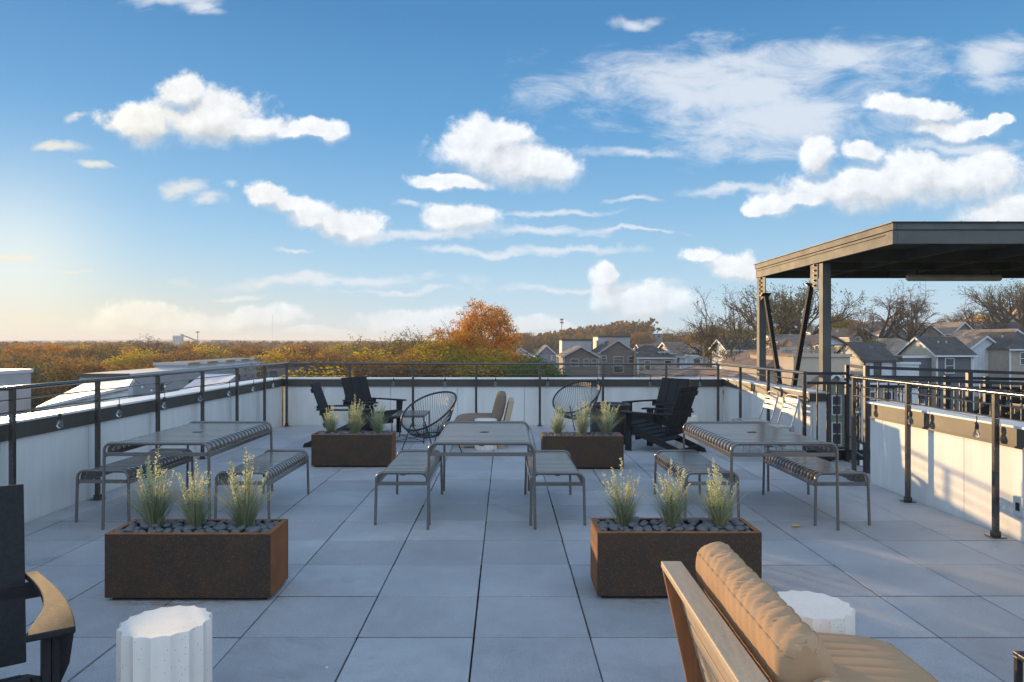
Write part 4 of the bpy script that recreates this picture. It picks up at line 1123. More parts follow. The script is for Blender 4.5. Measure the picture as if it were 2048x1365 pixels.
def house(label, x0, x1, yf, dep, ze, zr, kind, wall, roof, wins=(), trimm='trim', over=0.35, gable=None, name='house', base=None, chimney=None, cat='house', side_wins=(), clad=None):
    """kind 'front': gable faces -Y; 'side': ridge along X; 'hip'; 'flat'"""
    zb = (min(gz(x0, yf), gz(x1, yf+dep))-1.0) if base is None else base
    t = thing(name, label, cat, ((x0+x1)/2, yf, zb))
    off = Vector((-(x0+x1)/2, -yf, -zb))
    def done(mb, nm, mt, par=t, **k):
        mb.v = [tuple(Vector(v)+off) for v in mb.v]; return mb.build(nm, mt, par, **k)
    yb = yf+dep; xm = (x0+x1)/2; ym = (yf+yb)/2
    w_ = MB()
    if kind == 'front':
        w_.prism([(x0, zb), (x1, zb), (x1, ze), (xm, zr-0.02), (x0, ze)], yf, yb, 'y')
    elif kind == 'side':
        w_.prism([(yf, zb), (yb, zb), (yb, ze), (ym, zr-0.02), (yf, ze)], x0, x1, 'x')
    else: w_.box(x0, x1, yf, yb, zb, ze)
    done(w_, 'wall', wall)
    th = 0.16
    r = MB(); tm = MB()
    if kind in ('front', 'side'):
        A0, A1, B0, B1 = (x0, x1, yf, yb) if kind == 'front' else (yf, yb, x0, x1)
        mid = (A0+A1)/2; sl = (zr-ze)/(mid-A0)
        for sg, e in ((-1, A0), (1, A1)):
            ee = e+sg*over; zee = ze-sl*over
            poly = [(mid, zr), (ee, zee), (ee, zee+th), (mid, zr+th)]
            r.prism(poly, B0-over, B1+over, 'y' if kind == 'front' else 'x')
            tp = [(mid, zr-0.12), (ee, zee-0.12), (ee, zee+th-0.03), (mid, zr+th-0.03)]
            for q0, q1 in ((B0-over-0.05, B0-over-0.004), (B1+over+0.004, B1+over+0.05)):
                tm.prism(tp, q0, q1, 'y' if kind == 'front' else 'x')
            if kind == 'front': tm.box(min(ee, ee+sg*0.05), max(ee, ee+sg*0.05), B0-over, B1+over, zee-0.06, zee+th-0.04)
            elif sg < 0: tm.box(B0-over, B1+over, ee-0.05, ee-0.003, zee-0.06, zee+th-0.04)
    elif kind == 'hip':
        o_ = over; ins = min((x1-x0), dep)/2+o_
        vs = [(x0-o_, yf-o_, ze-0.05), (x1+o_, yf-o_, ze-0.05), (x1+o_, yb+o_, ze-0.05), (x0-o_, yb+o_, ze-0.05),
              (x0-o_+ins*0.98, yf-o_+ins*0.98, zr), (x1+o_-ins*0.98, yf-o_+ins*0.98, zr), (x1+o_-ins*0.98, yb+o_-ins*0.98, zr), (x0-o_+ins*0.98, yb+o_-ins*0.98, zr)]
        r.add(vs, [(0,1,5,4),(1,2,6,5),(2,3,7,6),(3,0,4,7),(4,5,6,7),(0,3,2,1)])
        tm.box(x0-o_, x1+o_, yf-o_-0.05, yf-o_-0.003, ze-0.22, ze-0.04)
    else:
        r.box(x0-0.1, x1+0.1, yf-0.1, yb+0.1, ze+0.003, ze+0.22)
        tm.box(x0-0.14, x1+0.14, yf-0.14, yf-0.103, ze-0.02, ze+0.25)
    ro = done(r, 'roof', roof)
    done(tm, 'trim', trimm)
    if gable and kind == 'front':
        g = MB(); g.prism([(x0+0.02, ze+0.02), (x1-0.02, ze+0.02), (xm, zr-0.05)], yf-0.03, yf-0.004, 'y'); done(g, 'gable', gable)
        g = MB(); g.box(x0-0.02, x1+0.02, yf-0.07, yf-0.031, ze-0.12, ze+0.06); done(g, 'belt_trim', 'trim')
    if chimney:
        c = MB(); cx, cy, cz = chimney; c.box(cx-0.06, cx+0.06, cy-0.06, cy+0.06, ze, cz); 
        c.v = [tuple(Vector(v)+off) for v in c.v]; c.build('vent_pipe', 'concrete', ro)
    if clad and kind == 'side':
        done(MB().prism([(yf+0.02, zb+0.3), (yb-0.02, zb+0.3), (yb-0.02, ze-0.03), (ym, zr-0.06), (yf+0.02, ze-0.03)], x0-0.035, x0-0.004, 'x'), 'gable_cladding', clad)
    # gutter downspout and roof vents
    if kind in ('side', 'hip', 'front') and cat == 'house':
        gx = x1-0.25 if kind != 'front' else x0+0.18
        done(MB().box(gx-0.04, gx+0.04, yf-0.12, yf-0.035, zb+0.6, ze-0.1), 'downspout', trimm)
        vr = random.Random(int(x0*100))
        for k in range(2):
            f = vr.uniform(0.25, 0.75)
            if kind == 'front': vx = lerp(x0, xm, 0.55); vz = lerp(ze, zr, 0.55); vy = lerp(yf, yb, f)
            else: vx = lerp(x0, x1, f); vy = lerp(yf, ym, 0.6); vz = lerp(ze, zr, 0.6)
            mbv = MB().box(vx-0.07, vx+0.07, vy-0.07, vy+0.07, vz-0.05, vz+0.42)
            mbv.v = [tuple(Vector(v)+off) for v in mbv.v]; mbv.build('vent_pipe', 'concrete', ro)
    # corner boards
    if kind != 'flat':
        for x in (x0, x1): done(MB().box(x-0.10, x+0.10, yf-0.03, yf-0.004, zb+0.5, ze-0.02), 'corner_board', trimm)
    keep = len(t.children)
    for (a, b_, c, d) in wins:
        t2 = []
        f = Vector
        window(t, a+off.x, b_+off.x, yf+off.y, c+off.z, d+off.z, trimm=trimm)
    for (a, b_, c, d) in side_wins:
        window(t, a+off.y, b_+off.y, 0, c+off.z, d+off.z, side=x0+off.x, trimm=trimm)
    return t
def hp(label, Y, pl, pr, pe, pk, dep, kind, wall, roof, wpx=(), **k):
    """house from photo columns/rows of its front face at distance Y"""
    Yr = Y if kind == 'front' else Y+dep/2
    wins = [(at(a, Y), at(b, Y), zt(d, Y), zt(c, Y)) for (a, b, c, d) in wpx]
    return house(label, at(pl, Y), at(pr, Y), Y, dep, zt(pe, Y), zt(pk, Yr), kind, wall, roof, wins, **k)

# middle group, ~110-150 m off
hp('small white gabled house left of the middle group, beside the orange tree', 150, 1024, 1061, 710, 697, 9, 'front', 's_white', 'rf_dark', [(1031,1036,714,723),(1046,1052,714,723)])
hp('grey blue gabled house with a white framed window behind the green tree', 140, 1073, 1114, 711, 692, 9, 'front', 's_grey', 'rf_tan', [(1103,1112,712,720),(1080,1087,724,734)])
hp('dark weathered timber house with a low front gable and beige side wall', 110, 1127, 1197, 713, 694, 10, 'front', 's_wood', 'rf_tan', [(1142,1156,719,732),(1168,1178,719,732),(1184,1193,719,732)], trimm='concrete')
hp('grey panelled stair tower with flat top behind the timber house', 121.5, 1124, 1183, 681.5, 681, 6, 'flat', 's_greyt', 'rf_dark', trimm='trimd', name='stair_tower', cat='building', over=.1)
hp('tall dark brown shingled house with a steep front gable', 112, 1199, 1272, 705, 681, 10, 'front', 's_wood', 'rf_dark', [(1204,1212,712,724),(1228,1246,714,726),(1257,1268,714,726),(1228,1246,733,745)], trimm='concrete')
hp('grey flat topped block behind the tall brown house', 123.5, 1196, 1260, 674.5, 674, 7, 'flat', 's_greyt', 'rf_dark', trimm='trimd', name='stair_tower', cat='building')
hp('dark hip roofed house with a small white dormer', 108, 1276, 1349, 715, 691, 12, 'hip', 's_tan', 'rf_dark', [(1290,1300,722,740),(1330,1342,722,740)])
dm = thing('dormer_house', 'small brown roofed house behind the dark hip roofed one', 'house', (0,0,0))
hp_ = hp('white framed gabled porch house with pale blue front gable', 104, 1371, 1437, 712, 688, 5, 'front', 's_whitev', 'rf_brown', [(1388,1400,718,735),(1424,1430,716,730)])
bpy.data.objects.remove(dm)
def porch(label, Y, cols, ztop, zbot, wdt=0.16):
    t = thing('porch', label, 'porch', (0, 0, 0))
    for px in cols:
        x = at(px, Y); MB().box(x-wdt/2, x+wdt/2, Y-wdt/2, Y+wdt/2, zbot, ztop).build('column', 'trim', t)
    MB().box(at(cols[0]-3, Y), at(cols[-1]+3, Y), Y-0.12, Y+0.12, ztop+0.002, ztop+0.3).build('porch_beam', 'trim', t)
    MB().box(at(cols[0]-3, Y), at(cols[-1]+3, Y), Y-0.05, Y+0.05, zt(733, Y), zt(731.5, Y)).build('porch_rail', 'trim', t)
    return t
porch('white columned porch in front of the pale blue gable', 102.5, (1373, 1403, 1434), zt(713, 102.5), -7)
hp('brown roofed house behind the white framed porch house', 118, 1345, 1402, 706, 686, 12, 'side', 's_cream', 'rf_brown', chimney=(at(1387,124), 124, zt(681,124)))
hp('small tan roofed house behind and left of the dark hip roof', 138, 1285, 1316, 705, 690.5, 9, 'side', 's_cream', 'rf_brown')
dmr = hp('small white dormer block on the front slope of the hip roof', 108.5, 1319, 1331, 703, 697.5, 2.5, 'hip', 's_white', 'rf_dark', [(1321.5,1328.5,704.5,709)], name='roof_dormer', cat='dormer', base=zt(712,108.5))
hp('pale mint white house with a dark roof and sunlit gable end under the bare tree', 84, 1456, 1512, 700, 680.5, 6.5, 'side', 's_white', 'rf_dark', [(1497,1505,712,722)], trimm='trim')
# low roofs close below the railing
hp('low brown hip roofed house right below the far railing', 52, 1342, 1452, 757, 735, 12, 'hip', 's_tan', 'rf_brown', base=-10.5, trimm='trimd')
hp('long brown roof seen through the short right railing', 44, 1442, 1560, 779, 737, 15, 'hip', 's_beige', 'rf_brown', base=-10.5, trimm='trimd')
hp('brown hip roofed house behind the canopy columns', 66, 1535, 1640, 733, 700, 14, 'hip', 's_beige', 'rf_brown', trimm='trimd')
hp('beige flat roofed building with plain parapet behind the canopy columns', 62, 1587, 1700, 714, 713, 11, 'flat', 's_beige', 'rf_tan', name='flat_roof_building', cat='building', trimm='s_beige')
# timber rooftop pavilion
pv = thing('roof_pavilion', 'rooftop pavilion with white gable and timber posts behind the columns', 'pavilion', (0,0,0))
Yp = 75
xa, xb, xm = at(1600, Yp), at(1696, Yp), at(1662, Yp)
r_ = MB(); ze_, zr_ = zt(692, Yp), zt(672, Yp)
for sg, e in ((-1, at(1625, Yp)), (1, xb)): r_.prism([(xm, zr_), (e, ze_), (e, ze_+0.14), (xm, zr_+0.14)], Yp-0.5, Yp+7, 'y')
r_.build('roof', 'rf_brown', pv)
MB().prism([(at(1630, Yp), ze_+0.12), (xb-0.2, ze_+0.12), (xm, zr_-0.05)], Yp, Yp+0.1, 'y').build('gable', 's_whitev', pv)
r_ = MB(); r_.prism([(Yp+0.4, ze_-0.1), (Yp+4, zr_-0.3), (Yp+7, ze_-0.1)], xa, at(1628, Yp), 'x'); r_.build('side_roof', 'rf_brown', pv)
for px in (1620, 1635, 1665, 1690):
    x = at(px, Yp); p_ = MB().box(x-0.1, x+0.1, Yp+0.12, Yp+0.32, zt(716, Yp)-4, ze_-0.02)
    p_.beam((x, Yp+0.2, ze_-0.75), (x-0.5, Yp+0.2, ze_-0.15), 0.1, 0.1).beam((x, Yp+0.2, ze_-0.75), (x+0.5, Yp+0.2, ze_-0.15), 0.1, 0.1)
    p_.build('post', 'teak', pv)
hp('white house with dark roof and sunlit left gable end above the gate', 80, 1729, 1790, 721, 687, 8.0, 'side', 's_white', 'rf_dark', [(1749,1761,726,750)], clad='s_white_sunlit', trimm='trimd', over=0.3)
hp('slate grey gabled house with a sunlit cream gable end and a white window', 82, 1874, 1946, 710, 676, 7.6, 'side', 's_slate', 'rf_dark', [(1891,1907,718,746)], clad='s_cream')
hp('low white sided annex beside the white dark roofed house', 80.5, 1793, 1838, 729, 722, 6, 'flat', 's_white', 'rf_tan', name='annex', cat='building')
ln = hp('slate sided low wing in front of the tan hip roof', 83, 1806, 1872, 716, 715, 6, 'flat', 's_slate', 'rf_tan', name='house_wing', cat='building')
hp('tan hip roofed house behind the slate grey house', 96, 1775, 1872, 709, 677, 13, 'hip', 's_cream', 'rf_tan')
hp('white board and batten gabled house at the right', 92, 1930, 2012, 704, 674, 9, 'front', 's_whitev', 'rf_tan', [(1985,1996,725,745)])
hp('wide tan roof behind the white board and batten gable', 96, 1990, 2072, 690, 660, 12, 'front', 's_cream', 'rf_tan', chimney=(at(1992,97),97,zt(683,97)))
hp('beige house cut off by the right edge with a white framed window', 88, 2020, 2110, 698, 664, 12, 'hip', 's_tan', 'rf_dark', [(2041,2060,706,729)])
hp('dark board and batten gabled house, left of two alike', 140, 1831, 1885, 670, 649, 12, 'front', 's_batten', 'rf_tan')
hp('dark board and batten gabled house, right of two alike', 138, 1906, 1950, 666, 645.5, 12, 'front', 's_batten', 'rf_tan')
hp('long grey roof joining behind the two dark gables', 150, 1850, 1985, 663, 648, 12, 'side', 's_batten', 'rf_tan')
hp('brown roofed house with dark timber gable under the big bare trees', 120, 1700, 1752, 674, 657, 10, 'front', 's_cream', 'rf_dark', [(1712,1719,676,682),(1723,1730,676,682),(1742,1749,676,684)], gable='s_wood')
hp('long brown roofed row behind the big bare trees', 138, 1760, 1815, 668, 643, 16, 'front', 's_batten', 'rf_brown')
hp('small bright white house far up the slope', 170, 1679, 1722, 650, 641, 8, 'side', 's_white', 'rf_brown', [(1684,1688,653,659)])
hp('long low brown roof left of the dark timber gable', 128, 1640, 1712, 672, 665, 10, 'side', 's_cream', 'rf_brown')
hp('black roofed building at the upper right with a small gable', 165, 1962, 2090, 660, 645, 12, 'side', 's_batten', 'rf_dark')
hp('small grey front gable beside the black roof', 163, 1948, 1975, 660, 647, 10, 'front', 's_tan', 'rf_dark')
hp('ochre yellow building on the hill at the right edge', 200, 1984, 2040, 636, 627, 12, 'side', 's_yellow', 'rf_brown')
hp('ochre yellow tower block at the right edge of the hill', 204, 2033, 2047, 619, 616, 8, 'hip', 's_yellow', 'rf_brown', name='tower_block', cat='building')
hp('small grey gabled shed between the canopy columns', 118, 1552, 1578, 670, 660, 8, 'front', 's_grey', 'rf_dark')
hp('tan roofed cream house half hidden behind leaves between the columns', 95, 1560, 1625, 682, 671, 10, 'side', 's_cream', 'rf_tan', [(1600,1606,690,700)])
hp('tiny cream gabled house behind the bare tree', 125, 1450, 1468, 680, 668, 8, 'front', 's_cream', 'rf_brown')
# green house seen through the gate, two porch storeys
gh = hp('sage green two storey house with white trim seen through the gate', 60, 1622, 1716, 785, 748, 8, 'front', 's_green', 'rf_brown', [(1665,1681,793,829),(1665,1681,847,889),(1632,1646,793,829)], base=-10.5)
hp('dark brick house beside the green one seen through the pickets', 57, 1722, 1800, 768, 757, 9, 'side', 's_brick', 'rf_dark', [(1740,1752,785,815),(1770,1782,785,815)], base=-10.5)
# left: low buildings below the parapet
lb = thing('metal_roof_hall', 'low hall with a big sloping white roof below the left railing', 'hall', (0,0,0))
def gable_hall(t, P, z0):
    pass
def hall(label, Y0, Y1, pts, z0, wall, name='metal_roof_hall'):
    """pts: cross section polygon (x, z) of roof outline from left eave to right eave; runs Y0..Y1"""
    t = thing(name, label, 'hall', (pts[0][0], Y0, z0))
    off = Vector((-pts[0][0], -Y0, -z0))
    w_ = MB().prism([(pts[0][0]+0.2, z0), (pts[-1][0]-0.2, z0)]+[(x, z-0.2) for x, z in reversed(pts)], Y0+0.15, Y1-0.15, 'y')
    w_.v = [tuple(Vector(v)+off) for v in w_.v]; w_.build('wall', wall, t)
    r = MB()
    for i in range(len(pts)-1):
        (xa_, za_), (xb_, zb_) = pts[i], pts[i+1]
        r.prism([(xa_, za_-0.12), (xb_, zb_-0.12), (xb_, zb_), (xa_, za_)], Y0, Y1, 'y')
    r.v = [tuple(Vector(v)+off) for v in r.v]; r.build('roof', 'rf_white', t)
    return t, off
bpy.data.objects.remove(lb)
def shed(label, quad, zb, wallm, name='metal_roof_hall'):
    """quad: four roof corners (near left, far left, far right, near right)"""
    q = [Vector(v) for v in quad]; t = thing(name, label, 'hall', (q[0].x, q[0].y, zb)); o = Vector((-q[0].x, -q[0].y, -zb))
    r = MB().add([v+o for v in q]+[v+o-Vector((0,0,0.15)) for v in q], [(0,1,2,3),(7,6,5,4),(0,4,5,1),(1,5,6,2),(2,6,7,3),(3,7,4,0)])
    r.build('roof', 'rf_white', t)
    c = sum(q, Vector())/4
    p = [v.lerp(Vector((c.x, c.y, v.z)), 0.03)+o-Vector((0,0,0.155)) for v in q]; g = [Vector((v.x, v.y, 0)) for v in p]
    MB().add(p+g, [(0,1,2,3),(7,6,5,4),(0,4,5,1),(1,5,6,2),(2,6,7,3),(3,7,4,0)]).build('wall', wallm, t)
    return t
def pz(px, py, Y): return (at(px, Y), Y, zt(py, Y))
shed('low hall with a big sloping white roof below the left railing', [pz(71,815,38), pz(176,763,50), pz(268,755,50), pz(258,772,38)], -11, 's_white')
shed('second hall with a sloping pale roof in front of the grey wall', [pz(352,786,44), pz(405,749,54), pz(477,748,54), pz(449,769,44)], -11, 's_greyt')
house('pale grey flat roofed building cut off by the left edge', -45, -31, 38, 9, zt(760, 38), zt(759,38), 'flat', 's_greyt', 'rf_white', name='flat_roof_building', cat='building', base=-11)
wh = house('long grey brick warehouse behind the left railing', -32.8, -29, 55.4, 37, -1.2, -1.2, 'flat', 's_greyt', 'concrete', name='warehouse', cat='building', base=-11, trimm='trimd')
for (ya, yb) in ((60, 61), (66, 67), (76, 76.9), (77.6, 78.5), (84, 84.9), (85.6, 86.5)):
    f = MB().box(1.9+0.003, 1.9+0.04, ya-55.4-.1, yb-55.4+.1, 7.2, 9.0).build('window', 'trimd', wh); MB().box(1.9+0.041, 1.9+0.05, ya-55.4, yb-55.4, 7.3, 8.9).build('pane', 'pane', f)
for k, Y in enumerate((67.8, 72.2, 77, 81.5, 85.5)):
    house(['pale penthouse box on the warehouse, nearest of the row of five', 'second nearest pale rooftop box of the row on the warehouse', 'middle pale rooftop box of the row on the warehouse', 'fourth pale rooftop box of the row on the warehouse', 'farthest pale rooftop box of the row on the warehouse'][k],
          -33.0, -30.0, Y, 2.6, -0.72, -0.7, 'flat', 'concrete', 'rf_tan', name='rooftop_box', cat='building', base=-1.0, trimm='concrete')
house('low dark building with a yellow lit door by the far left corner', at(535, 70), at(585, 70), 70, 8, zt(733, 70), zt(733, 70), 'flat', 's_wood', 'rf_dark', [(at(542,70), at(552,70), zt(757,70), zt(744,70))], name='shed', cat='building', base=-11, trimm='trimd')
# string lights of the neighbouring yard
ns = thing('string_light', 'distant string of small bulbs over the white roofed hall at the left', 'string light', (0,0,0))
pa = [Vector((at(px, 39), 39, zt(py, 39))) for px, py in ((268,760),(285,772),(303,779),(330,771),(352,762))]
MB().tube(pa, 0.012, 4).build('cable', 'cord', ns)
for p_ in (pa[0], pa[1], pa[2], pa[3]): MB().lathe([(0.01,-0.16),(0.06,-0.10),(0.03,0)], 8, p_).build('bulb_glass', 'trim', ns)

# ================================================================== far things
def simple(name, label, cat, mb, mat, **k):
    o = mb.build(name, mat, None, **k); return tag(o, label, cat)
sy = 720
si = thing('silo', 'pale concrete silos on the left horizon with a sloping conveyor', 'silo', (at(355, sy), sy, -5))
for k in range(4):
    x = (k-1.5)*2.3; MB().lathe([(1.25, 0), (1.25, zt(673, sy)+5), (0.3, zt(672, sy)+5.5)], 12, (x, 0, 0)).build('silo_drum', 'concrete', si, smooth=True)
MB().box(2.2, 4.6, 1.4, 3.4, 0, zt(671, sy)+6.2).build('head_house', 'concrete', si)
MB().beam((4.4, 1.5, zt(672, sy)+5.6), (at(398, sy)-at(355, sy), 1.5, zt(684, sy)+5), 0.9, 1.2).build('conveyor', 'pole', si)
ms = thing('mast', 'thin mast above the conveyor on the left horizon', 'mast', (at(392, sy), sy+4, -5))
MB().tube([(0, 0, 0), (0, 0, zt(664, sy)+5)], 0.38, 5).build('pole', 'pole', ms)
MB().box(-1.6, 1.6, -.4, .4, zt(665, sy)+4.6, zt(664, sy)+5.4).build('head', 'pole', ms)
hp('pale industrial block on the left horizon', 640, 420, 437, 686, 685, 14, 'flat', 's_white', 'rf_tan', name='industrial_block', cat='building')
hp('brown industrial block standing on the left horizon', 700, 424, 446, 681, 680, 14, 'flat', 's_tan', 'rf_brown', name='industrial_block', cat='building')
ct = thing('cell_tower', 'cell phone tower on the wooded rise in the middle distance', 'tower', (at(1123.6, 400), 400, gz(31, 400)))
zb_ = gz(31, 400); MB().tube([(0, 0, 0), (0, 0, zt(638, 400)-zb_)], 0.20, 6).build('pole', 'pole', ct)
for py in (639.5, 645.5): 
    z = zt(py, 400)-zb_; MB().box(-0.9, 0.9, -0.9, 0.9, z-0.5, z+0.4).build('antenna_ring', 'pole', ct)
an = thing('radio_mast', 'hair thin radio mast on the far left horizon', 'mast', (at(545, 1500), 1500, 0))
MB().tube([(0, 0, -6), (0, 0, zt(628, 1500))], 0.28, 4).build('pole', 'concrete', an)
hp('dark flat roofed apartment block right of the orange tree on the horizon', 330, 1026, 1060, 668, 667, 14, 'flat', 's_wood', 'rf_dark', [(a, a+5, 670, 673) for a in (1032, 1041, 1050)], name='apartment_block', cat='building', trimm='trimd')
hp('long dark apartment block on the rise behind the houses', 300, 1281, 1340, 669, 668, 14, 'flat', 's_grey', 'rf_dark', [(a, a+4, 671, 675) for a in (1287, 1296, 1306, 1316, 1326)], name='apartment_block', cat='building', trimm='trimd')
# utility poles
def upole(label, px, Y, ptop, arm=True, z0=None):
    x = at(px, Y); z0 = gz(x, Y)-0.3; t = thing('utility_pole', label, 'utility pole', (x, Y, z0))
    MB().tube([(0, 0, 0), (0, 0, zt(ptop, Y)-z0)], 0.15, 8, radii=[0.17, 0.12]).build('pole', 'pole', t, smooth=True)
    if arm: MB().box(-1.0, 1.0, -0.06, 0.06, zt(ptop, Y)-z0-0.8, zt(ptop, Y)-z0-0.65).build('crossarm', 'pole', t)
    return t
upole('wooden utility pole with crossarm beside the tall brown house', 1271, 95, 692)
upole('slim green grey pole in front of the pale blue gable', 1408, 90, 686, False)
upole('thin pole between the canopy columns', 1623, 85, 655, False)
upole('thin street lamp pole on the hill at the upper right', 1912, 180, 640, False)

def wires(label, pa, pb, zs):
    t = thing('power_line', label, 'power line', (0, 0, 0))
    for dz in zs:
        a, b = Vector(pa)+Vector((0, 0, dz)), Vector(pb)+Vector((0, 0, dz))
        MB().tube([a.lerp(b, k/14)-Vector((0, 0, 1.3*4*(k/14)*(1-k/14)*0.35)) for k in range(15)], 0.018, 4).build('wire', 'cord', t)
wires('sagging wires from the crossarm pole towards the canopy columns', (at(1271, 95), 95, zt(694, 95)), (at(1623, 85), 85, zt(690, 85)), (0, -0.5))
wires('single sagging wire left of the crossarm pole', (at(1271, 95), 95, zt(696, 95)), (at(1040, 120), 120, zt(705, 120)), (0,))
# ================================================================== trees
def tree_meshes(name, seed, H, spread, trunk_h, lv, nleaf, lsize, twig_r=0.022, leafy='lf_orange', fill=1.0, droop=0.0, crown_h=None, dense=1.0, shell=None, thick=1.0):
    rnd = random.Random(seed)
    wood = MB(); tw = MB(); tips = []; nodes = []
    def branch(p, d, L, r, level):
        segs = 4 if level < 2 else 3
        pts = [p.copy()]; q = p.copy(); dd = d.copy()
        for i in range(segs):
            j = 0.22 if level else 0.10
            dd = (dd + Vector((rnd.uniform(-j, j), rnd.uniform(-j, j), rnd.uniform(-j, j)+(0.08 if level < 3 else -droop)))).normalized()
            q = q + dd*(L/segs); pts.append(q.copy())
        rr = [max(twig_r*0.55, r*(1-0.55*i/segs)) for i in range(segs+1)]
        tgt = wood if level < 2 else tw
        nodes.extend((v, d) for v in pts)
        tgt.tube(pts, r, 7 if level == 0 else (5 if level < 2 else 3), cap=False, radii=rr)
        if level >= lv:
            tips.append((pts[-1], dd)); tips.append((pts[len(pts)//2], dd)); return
        nb = {0: rnd.randint(5, 6), 1: rnd.randint(5, 6), 2: rnd.randint(4, 5), 3: 4, 4: 3}.get(level, 3)
        nb = max(2, int(round(nb*dense)))
        for k in range(nb):
            f = rnd.uniform(0.35 if level else 0.55, 1.0) if k else 1.0
            i = min(segs-1, int(f*segs)); o = pts[i].lerp(pts[i+1], f*segs-i)
            ang = rnd.uniform(0, 2*PI); tilt = rnd.uniform(0.35, 0.95) if k else rnd.uniform(0.05, 0.35)
            if level == 0: tilt = rnd.uniform(0.35, 1.0)*spread if k else 0.15
            ax = dd.orthogonal().normalized(); ax.rotate(Matrix.Rotation(ang, 3, dd))
            nd = (dd*math.cos(tilt) + ax*math.sin(tilt)).normalized()
            branch(o, nd, L*rnd.uniform(0.55, 0.80)*(1.05 if level == 0 else 0.92), rr[i]*rnd.uniform(0.48, 0.66)*(1+0.22*(thick-1)*2), level+1)
    branch(Vector((0, 0, 0)), Vector((0, 0, 1)), trunk_h, (H*0.024+0.08)*thick, 0)
    zmax = max(t[0].z for t in tips); s = H/zmax
    for mb in (wood, tw): mb.v = [(x*s, y*s, z*s) for x, y, z in mb.v]
    lf = MB()
    if shell:
        # fill the crown: extra twigs from the nearest limb to points spread through an uneven dome
        rx, rz, npt = shell; cz = H-rz; nn = [v*s for v, _ in nodes if v.z*s > H*0.16]
        for mbx in (tw,): pass
        tips = []
        for k in range(npt):
            a = rnd.uniform(0, 2*PI); e = rnd.uniform(-0.9, 1); rad = rnd.uniform(0.25, 1.0)**0.45
            cc_ = math.sqrt(1-e*e)**0.75; bump_ = 0.86+0.30*mnoise.noise(Vector((math.cos(a)*cc_*1.9, math.sin(a)*cc_*1.9, e*1.9+seed)))
            p = Vector((math.cos(a)*cc_*rx*rad*bump_, math.sin(a)*cc_*rx*rad*bump_, cz+e*rz*rad*bump_))
            if p.z < H*0.13: continue
            q = min(nn, key=lambda v: (v-p).length_squared+0.6*max(0, v.z-p.z))
            m_ = q.lerp(p, 0.5)+Vector((rnd.uniform(-.2, .2), rnd.uniform(-.2, .2), rnd.uniform(-.3, .1)))
            tw.tube([q, m_, p], 0.03, 3, cap=False, radii=[0.045, 0.03, 0.015]); nn.append(m_)
            tips.append((p/s, Vector((0,0,1)))); tips.append((q.lerp(p, 0.7)/s, Vector((0,0,1))))
        tips = [t_ for t_ in tips]
    if nleaf:
        for k in range(nleaf):
            p, d = tips[rnd.randrange(len(tips))]
            o = p*s + Vector((rnd.gauss(0, 1), rnd.gauss(0, 1), rnd.gauss(0, 0.8)))*(0.35*fill)
            n = Vector((rnd.uniform(-1, 1), rnd.uniform(-1, 1), rnd.uniform(-1, 1))).normalized()
            a = n.orthogonal().normalized(); b = n.cross(a); z = lsize*rnd.uniform(0.5, 1.25)
            lf.add([o-a*z, o+b*z*0.6, o+a*z, o-b*z*0.6], [(0, 1, 2, 3)])
    return wood, tw, lf
PROTO = {}
def make_tree(kind, objname, label, loc, leafy, *a, **k):
    wood, tw, lf = tree_meshes(kind, *a, leafy=leafy, **k)
    t = thing(objname, label, 'tree', loc)
    tr = wood.build('trunk', 'bark', t, smooth=False, recalc=False)
    if tw.v: tw.build('twigs', 'twig', tr, recalc=False)
    if lf.v: lf.build('crown', leafy, t, recalc=False)
    PROTO[kind] = t; return t
def P3(px, Y, dz=0): x = at(px, Y); return (x, Y, gz(x, Y)+dz)
def hgt(px, Y, ptop): return zt(ptop, Y)-gz(at(px, Y), Y)
# the big orange tree and neighbours (85 - 100 m off)
H_ = hgt(970, 92, 590)
make_tree('orange', 'autumn_tree', 'big round orange autumn tree standing above everything in the middle', P3(970, 92), 'lf_orange', 5, H_, 0.80, 5.0, 3, 16000, 0.15, fill=1.1, shell=(5.1, H_*0.36, 760))
make_tree('yellow', 'autumn_tree', 'yellow green autumn tree in front of the left side of the orange tree', P3(880, 84), 'lf_yellow', 8, hgt(900, 84, 680), 1.0, 3.4, 3, 12000, 0.17, fill=1.5, shell=(4.2, 3.6, 420))
make_tree('bare', 'bare_tree', 'tall bare tree with few leaves left of the canopy', P3(1448, 92), 'lf_olive', 12, hgt(1448, 92, 572), 1.0, 4.6, 5, 1000, 0.11, dense=0.84, fill=0.6, twig_r=0.026, thick=1.45)
make_tree('bare2', 'bare_tree', 'twisted bare tree, left of two behind the right hand roofs', P3(1762, 118), 'lf_brown', 21, hgt(1762, 118, 562), 1.05, 4.4, 5, 900, 0.12, droop=0.12, dense=0.88, fill=0.7, twig_r=0.028, thick=1.5)
make_tree('brown', 'tree', 'russet brown half bare tree in the wood', P3(780, 95), 'lf_brown', 31, 11.5, 1.0, 3.2, 3, 6500, 0.16, fill=1.1, shell=(4.3, 4.2, 380))
make_tree('olive', 'tree', 'olive green tree with thin crown between the canopy columns', P3(1560, 104), 'lf_olive', 44, hgt(1560, 104, 562), 0.9, 4.0, 4, 2400, 0.15, fill=0.9, thick=1.4)
make_tree('green', 'tree', 'bright green bushy tree in front of the small white house', P3(1062, 75), 'lf_green', 52, hgt(1062, 75, 712), 1.0, 2.6, 3, 7000, 0.15, fill=1.2, shell=(3.2, 3.0, 260))
make_tree('twiggy', 'bare_tree', 'broad greyish bare tree mass left of the orange tree', P3(835, 100), 'lf_olive', 63, hgt(835, 100, 655), 1.15, 3.2, 4, 4200, 0.13, fill=1.0, shell=(5.2, 4.8, 620))
_rn = random.Random(77)
